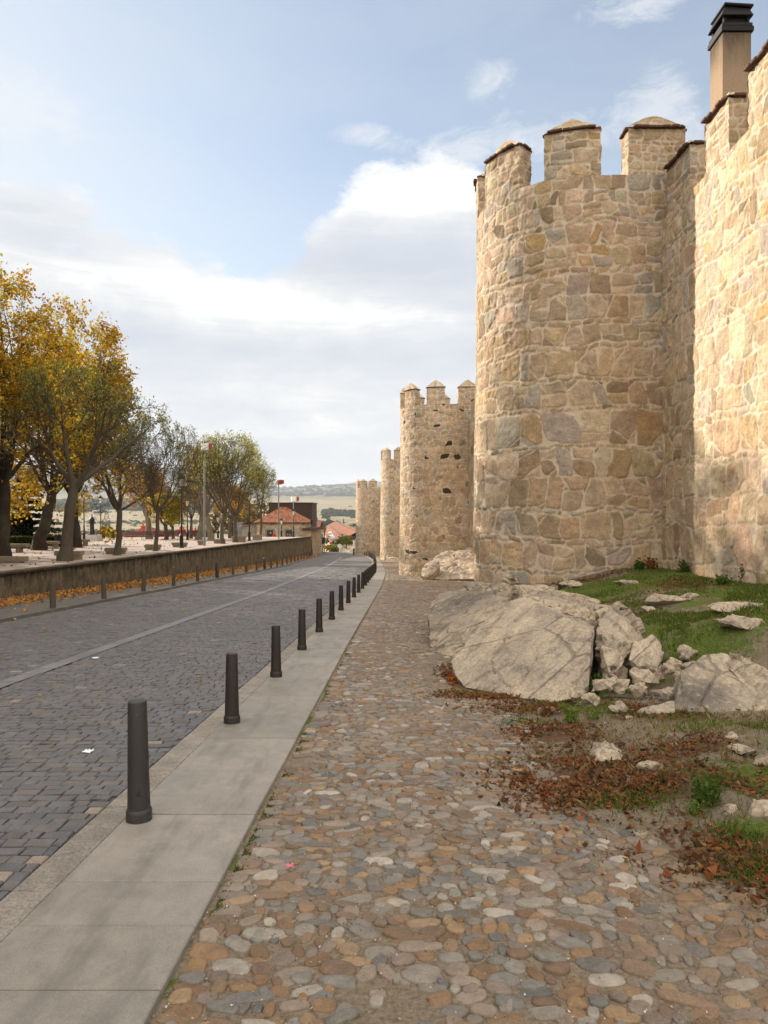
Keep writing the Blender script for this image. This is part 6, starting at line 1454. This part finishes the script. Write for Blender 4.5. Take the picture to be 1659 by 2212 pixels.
def line(p0, p1, Y0, Y1, sp, big):
    def fn(r):
        t = r.random(); Y = Y0+(Y1-Y0)*t+r.normal(0, sp); return (X(p0+(p1-p0)*t, Y), Y, big*r.uniform(.6, 1.4))
    return fn
scrub('wood_belt', 420, line(560, 730, 1250, 1150, 70, 1.), 8.5, [(.025, .042, .025), (.035, .05, .028)], 52, .8)
scrub('wood_belt', 900, line(120, 470, 3050, 3000, 260, 1.), 22, [(.025, .042, .025), (.04, .052, .03)], 53, .55)
scrub('wood_belt', 220, line(700, 790, 2350, 2250, 130, 1.), 13, [(.03, .045, .028), (.05, .055, .03)], 54, .7)
scrub('wood_belt', 900, lambda r: (lambda Y, p: (X(p, Y), Y, r.uniform(.5, 1.5)))(r.uniform(5200, 7600), r.uniform(-50, 800)), 26, [(.03, .045, .03), (.045, .055, .035)], 58, .5)
scrub('hedgerow', 160, line(250, 500, 900, 860, 30, 1.), 3.2, [(.07, .075, .04), (.10, .085, .05)], 55)
scrub('hedgerow', 200, line(120, 560, 1500, 1700, 60, 1.), 4.5, [(.06, .07, .04), (.10, .085, .05)], 56)
scrub('hedgerow', 60, line(690, 790, 900, 880, 60, 1.), 3.5, [(.06, .06, .04), (.07, .05, .05)], 57)

# ================================================================== LITTER, GRASS, SMALL THINGS
def ground_leaves(name, n, fn, size, pal, mat, seed, label=None):
    r = np.random.default_rng(seed); Pn = fn(r, n) if getattr(fn, 'many', 0) else np.array([fn(r) for _ in range(n)]); m = len(Pn)
    a = r.uniform(0, 2*pi, m); dx, dy = np.cos(a), np.sin(a); s = size*r.uniform(.55, 1.4, m); tl = r.normal(0, .30, (m, 2)); cu = r.uniform(.0, .45, m)*s
    V = np.zeros((m, 4, 3)); w_ = r.uniform(.4, .8, m)
    for q, (u, v) in enumerate(((-1, 0), (0, -1), (1, 0), (0, 1))):
        ox = (u*dx*s+v*-dy*s*w_)*.5; oy = (u*dy*s+v*dx*s*w_)*.5
        V[:, q, 0] = Pn[:, 0]+ox; V[:, q, 1] = Pn[:, 1]+oy; V[:, q, 2] = Pn[:, 2]+tl[:, 0]*ox+tl[:, 1]*oy+(cu if v == 0 else 0)+.004+r.random(m)*size*.25
    col = np.array(pal)[r.integers(0, len(pal), m)]*r.uniform(.65, 1.35, (m, 1))
    tag(link(name, mesh_np(name, V.reshape(-1, 3), np.arange(m*4).reshape(-1, 4), mat, np.repeat(col, 4, 0), smooth=False)), kind='stuff')
LP = [(.42, .22, .055), (.36, .165, .05), (.30, .145, .055), (.46, .28, .09), (.25, .115, .05)]
def lf_wall(r):
    Y = 14+r.random()**1.25*80; x0 = float(wx(Y))+.12; x = x0+abs(r.normal(0, .75 if Y > 25 else .55)); return (x, Y, float(prof(Y))+.10+.03*max(0, 1-(x-x0)))
ground_leaves('fallen_leaves', 9000, lf_wall, .15, LP, 'dry_leaf', 81)
def lf_road(r):
    Y = 8+r.random()*70; x = r.uniform(float(rl(Y))-1.5, float(rr_(Y))) if r.random() < .35 else float(rl(Y))-abs(r.normal(0, .9))+.5; return (x, Y, float(prof(Y))+(.1 if x < rl(Y) else .012))
ground_leaves('fallen_leaves', 110, lf_road, .10, [(.5, .36, .10), (.45, .40, .12), (.4, .26, .08)], 'dry_leaf', 82)
def lf_park(r):
    Y = r.uniform(24, 84); x = r.uniform(X(-20, Y), float(wx(Y))-.6) if r.random() < .35 else X(r.uniform(0, 240), 45+r.normal(0, 6)); Y2 = Y
    return (x, Y2, tz(Y2)+.03)
ground_leaves('fallen_leaves', 800, lf_park, .13, [(.20, .11, .045), (.26, .14, .05), (.15, .09, .045)], 'dry_leaf', 83)
def picker(L, test=None):
    Q = np.array(L, float)
    def fn(r, n):
        k = r.integers(0, len(Q), n*4 if test else n); x = r.normal(Q[k, 0], Q[k, 2]*.62); y = r.normal(Q[k, 1], Q[k, 3]*.62)
        if test: q = np.nonzero(test(x, y, r))[0][:n]; x, y = x[q], y[q]
        return np.stack([x, y, gz(x, y)], -1)
    fn.many = 1; return fn
near = [l for l in LITTER if l[1] < 8.6]
lf_dry = picker(near, lambda x, y, r: vn(x*3.2, y*3.2, s=91) > -.25+r.normal(0, .2, len(x)))
DP = [(.21, .068, .03), (.17, .055, .026), (.125, .062, .03), (.17, .082, .035), (.085, .045, .026), (.20, .12, .06), (.06, .036, .022), (.14, .09, .05), (.21, .085, .032)]
ground_leaves('dead_leaves', 3600, lf_dry, .050, DP, 'dry_leaf', 94)
ground_leaves('dead_leaves', 12000, lf_dry, .024, DP, 'dry_leaf', 84)
ground_leaves('dead_leaves', 1600, picker([l for l in LITTER if l[1] >= 8.2]), .06, [(.16, .07, .03), (.20, .10, .04), (.13, .08, .04)], 'dry_leaf', 85)
def crumbs(r, n):
    Y = 2.2+r.random(n)**1.6*8; x = kr(Y)+r.random(n)*(xb(Y)-kr(Y)+.8); return np.stack([x, Y, gz(x, Y)+.004], -1)
crumbs.many = 1
ground_leaves('gravel', 5200, crumbs, .011, [(.34, .29, .22), (.22, .19, .15), (.5, .46, .4), (.14, .11, .08)], 'dry_leaf', 86)
def blades(name, n, fn, h, wd, pal, seed, bend=.5):
    r = np.random.default_rng(seed); Pn = fn(r, n) if getattr(fn, 'many', 0) else np.array([fn(r) for _ in range(n)]); m = len(Pn); a = r.uniform(0, 2*pi, m); hh = h*r.lognormal(0, .35, m); bx = np.cos(a)*hh*bend*r.random(m); by = np.sin(a)*hh*bend*r.random(m)
    b = a+pi/2; ww = wd*r.uniform(.6, 1.3, m); V = np.zeros((m, 5, 3)); ox, oy = np.cos(b)*ww/2, np.sin(b)*ww/2
    for q, (t, s) in enumerate(((0, -1), (0, 1), (.6, .8), (1, 0), (.6, -.8))):
        V[:, q, 0] = Pn[:, 0]+bx*t*t+ox*s; V[:, q, 1] = Pn[:, 1]+by*t*t+oy*s; V[:, q, 2] = Pn[:, 2]+hh*t*(1-.2*t)-.004
    col = np.array(pal)[r.integers(0, len(pal), m)]*r.uniform(.7, 1.3, (m, 1))
    return tag(link(name, mesh_np(name, V.reshape(-1, 3), np.arange(m*5).reshape(-1, 5), 'grass_blade', np.repeat(col, 5, 0), smooth=False)), kind='stuff')
GP = [(.09, .155, .022), (.125, .195, .032), (.07, .115, .02), (.18, .21, .05), (.10, .17, .025), (.20, .16, .07)]
gn = [l for l in GRASS if l[1] < 9.4]; gf = [l for l in GRASS if l[1] >= 9.4]
def gpick(L, th): return picker(L, lambda x, y, r: fbm(x*2.6, y*2.6, s=92) > th+r.normal(0, .12, len(x)))
blades('grass', 16000, gpick(gn, -.12), .030, .006, GP, 87); blades('grass', 26000, gpick(gf, -.04), .038, .012, GP, 88)
blades('dry_grass', 4200, picker([(2.6, 6.2, .8, .35, 1), (1.7, 5.6, .6, .5, 1), (3.2, 6.6, .8, .3, 1), (1.8, 7.4, .6, .2, 1), (5, 12, 2, 2, 1), (4.6, 9.2, 1.4, .9, 1), (4.6, 9.2, 1.4, .9, 1), (1.2, 8.3, .5, .15, 1)]), .05, .005, [(.36, .29, .13), (.28, .21, .09), (.20, .17, .06)], 89, 1.2)
def mossfn(r, n):
    Y = 2.3+r.random(n*4)**1.7*11; Y = Y[fbm(Y*3., Y*0+1., s=93, o=3) > 0][:n]; x = kr(Y)+.03+np.abs(r.normal(0, .035, len(Y))); return np.stack([x, Y, gz(x, Y)+.002], -1)
mossfn.many = 1
blades('moss', 7000, mossfn, .011, .008, [(.10, .13, .02), (.14, .16, .03), (.07, .09, .02)], 90)
# weeds
def weed(px, py, d, h, n, label, pal, seed, spread=.4, leafs=.02, cat='weed', group='weeds by the boulders', dry=False):
    p = P(px, py, d); z = float(gz(p.x, p.y)); root = thing('weed', (p.x, p.y, z-.005), label, cat, group); r = np.random.default_rng(seed); W = Wood(); C = []
    for k in range(n):
        a = r.uniform(0, 6.28); L = h*r.uniform(.5, 1.1); s = spread*r.uniform(.2, 1); base = np.array([r.normal(0, h*.12), r.normal(0, h*.12), 0])
        pts = [base+np.array([cos(a)*s*L*t**1.4, sin(a)*s*L*t**1.4, L*t*(1-.12*t)]) for t in np.linspace(0, 1, 5)]
        W.add(pts, [.0035, .003, .0025, .002, .001], 3)
        for t in r.uniform(.1, 1., int(14*h/.25)+5):
            i = min(int(t*4), 3); f = t*4-i; C.append(pts[i]*(1-f)+pts[i+1]*f+r.normal(0, leafs*.8, 3))
    kid('stem', W.mesh('stem', 'dry_stem' if dry else 'green_stem'), root)
    C = np.array(C); C[:, 2] = np.abs(C[:, 2]); pal = np.array(pal); col = pal[r.integers(0, len(pal), len(C))]*r.uniform(.7, 1.3, (len(C), 1)); kid('foliage', leaf_mesh('foliage', C, col, leafs, 'leaf', r), root)
simple('green_stem', (.09, .12, .03), .8, .2); simple('dry_stem', (.20, .12, .06), .9, .2)
LG = [(.16, .24, .035), (.20, .28, .05), (.12, .19, .03)]; MG = [(.09, .15, .03), (.12, .18, .04), (.07, .11, .025)]; RD = [(.20, .07, .03), (.26, .12, .04), (.15, .06, .03)]
weed(1235, 1560, 6.9, .22, 16, 'bright green feathery weed in front of the smooth slab', LG, 1, .5, .022)
weed(1285, 1560, 6.95, .16, 10, 'sparse green weed right of the feathery one', LG, 2, .6, .018)
weed(1525, 1745, 4.55, .24, 26, 'bushy green weed growing at the edge of the cobbles', MG, 3, .55, .024)
weed(1500, 1775, 4.45, .10, 14, 'low bright green weed left of the bushy one', LG, 4, .8, .016)
weed(1287, 1440, 8.1, .26, 10, 'small green plant growing in the cleft of the rocks', MG, 5, .4, .03)
weed(980, 1468, 8.95, .10, 10, 'red and orange leaved plant at the corner of the smooth slab', [(.45, .07, .02), (.5, .2, .03), (.3, .06, .02)], 6, .8, .035)
weed(1180, 1535, 7.25, .12, 9, 'brown dead weed at the tip of the smooth slab', RD, 7, .9, .035, dry=True)
weed(1160, 1275, 12.7, .40, 8, 'thin green weed standing on the outcrop ridge', MG, 8, .4, .035)
weed(1210, 1232, 14.6, .2, 6, 'small weed at the foot of the big tower', MG, 9, .4, .04)
weed(1380, 1226, 15.5, .22, 16, 'dark low weeds in the corner between tower and wall', MG, 10, .9, .05)
weed(1410, 1228, 15.2, .3, 10, 'reddish dry weeds in the corner between tower and wall', RD, 11, .9, .05, dry=True)
weed(1475, 1236, 14.6, .26, 10, 'green weed at the wall foot right of the corner', MG, 12, .5, .05)
weed(1585, 1255, 12.9, .45, 7, 'tall dark weed against the sunlit wall', MG, 13, .3, .05)
weed(1620, 1245, 12.4, .5, 7, 'thin stalked weed against the sunlit wall near the right edge', MG, 14, .25, .04)
weed(1560, 1280, 12.0, .18, 14, 'spreading green weed on the grass before the wall', MG, 15, 1.2, .05)
weed(1570, 1640, 5.3, .22, 12, 'tuft of dry yellow stalks on the bank near the right edge', [(.36, .30, .12), (.28, .22, .09)], 16, .3, .01, dry=True)
weed(1370, 1700, 4.9, .16, 10, 'dry brown stalks among the dead leaves', RD, 17, .6, .018, dry=True)
weed(1440, 1690, 4.95, .14, 12, 'dry olive stalks at the edge of the dead leaves', [(.15, .13, .04), (.2, .14, .05)], 18, .6, .016, dry=True)
# litter
def scrap(name, px, py, s, label, mat, seed, on='road', cat='paper'):
    r = np.random.default_rng(seed)
    if on == 'road': d = 1534*1.7/(py-1106-1534*.049); p = Vector((X(px, d), d, float(prof(d))+.012))
    else: d = 1534*1.7/(py-1106-1534*.049); p = Vector((X(px, d), d, float(gz(X(px, d), d))+.03))
    bm = bmesh.new(); bmesh.ops.create_grid(bm, x_segments=6, y_segments=5, size=s/2)
    for v in bm.verts: v.co = Vector((v.co.x*r.uniform(.8, 1.2), v.co.y*.7*r.uniform(.8, 1.2), .004+abs(r.normal(0, s*.12))))
    bmesh.ops.solidify(bm, geom=bm.faces[:], thickness=.001)
    me = bpy.data.meshes.new(name); bm.to_mesh(me); bm.free(); me.materials.append(M[mat]); o = link(name, me, None, p); o.rotation_euler = (0, 0, r.uniform(-.5, .5)); tag(o, label, cat)
scrap('paper_scrap', 190, 1628, .075, 'crumpled white paper scrap on the road beside the first bollard', 'paper', 1)
scrap('paper_scrap', 206, 1424, .085, 'flat white paper scrap farther up the road', 'paper', 2)
scrap('candy_wrapper', 626, 1876, .04, 'small pink and white wrapper lying on the cobbles', 'pink_paper', 3, 'path', 'wrapper')

# ================================================================== AIR
mb = MB(); mb.box((-500, 5500, 330), (17000, 17500, 740)); me = bpy.data.meshes.new('haze'); me.from_pydata(mb.v, [], mb.f)
b = NB('haze_air'); v = b.n('ShaderNodeVolumePrincipled'); v.inputs['Color'].default_value = (.80, .87, .96, 1); v.inputs['Density'].default_value = HAZE if 'HAZE' in globals() else 7e-5; v.inputs['Anisotropy'].default_value = 0.
b.l(v.outputs[0], b.out.inputs[1]); me.materials.append(b.m)
bm = bmesh.new(); bm.from_mesh(me); bmesh.ops.recalc_face_normals(bm, faces=bm.faces); bm.to_mesh(me); bm.free()
tag(link('haze', me), kind='stuff')
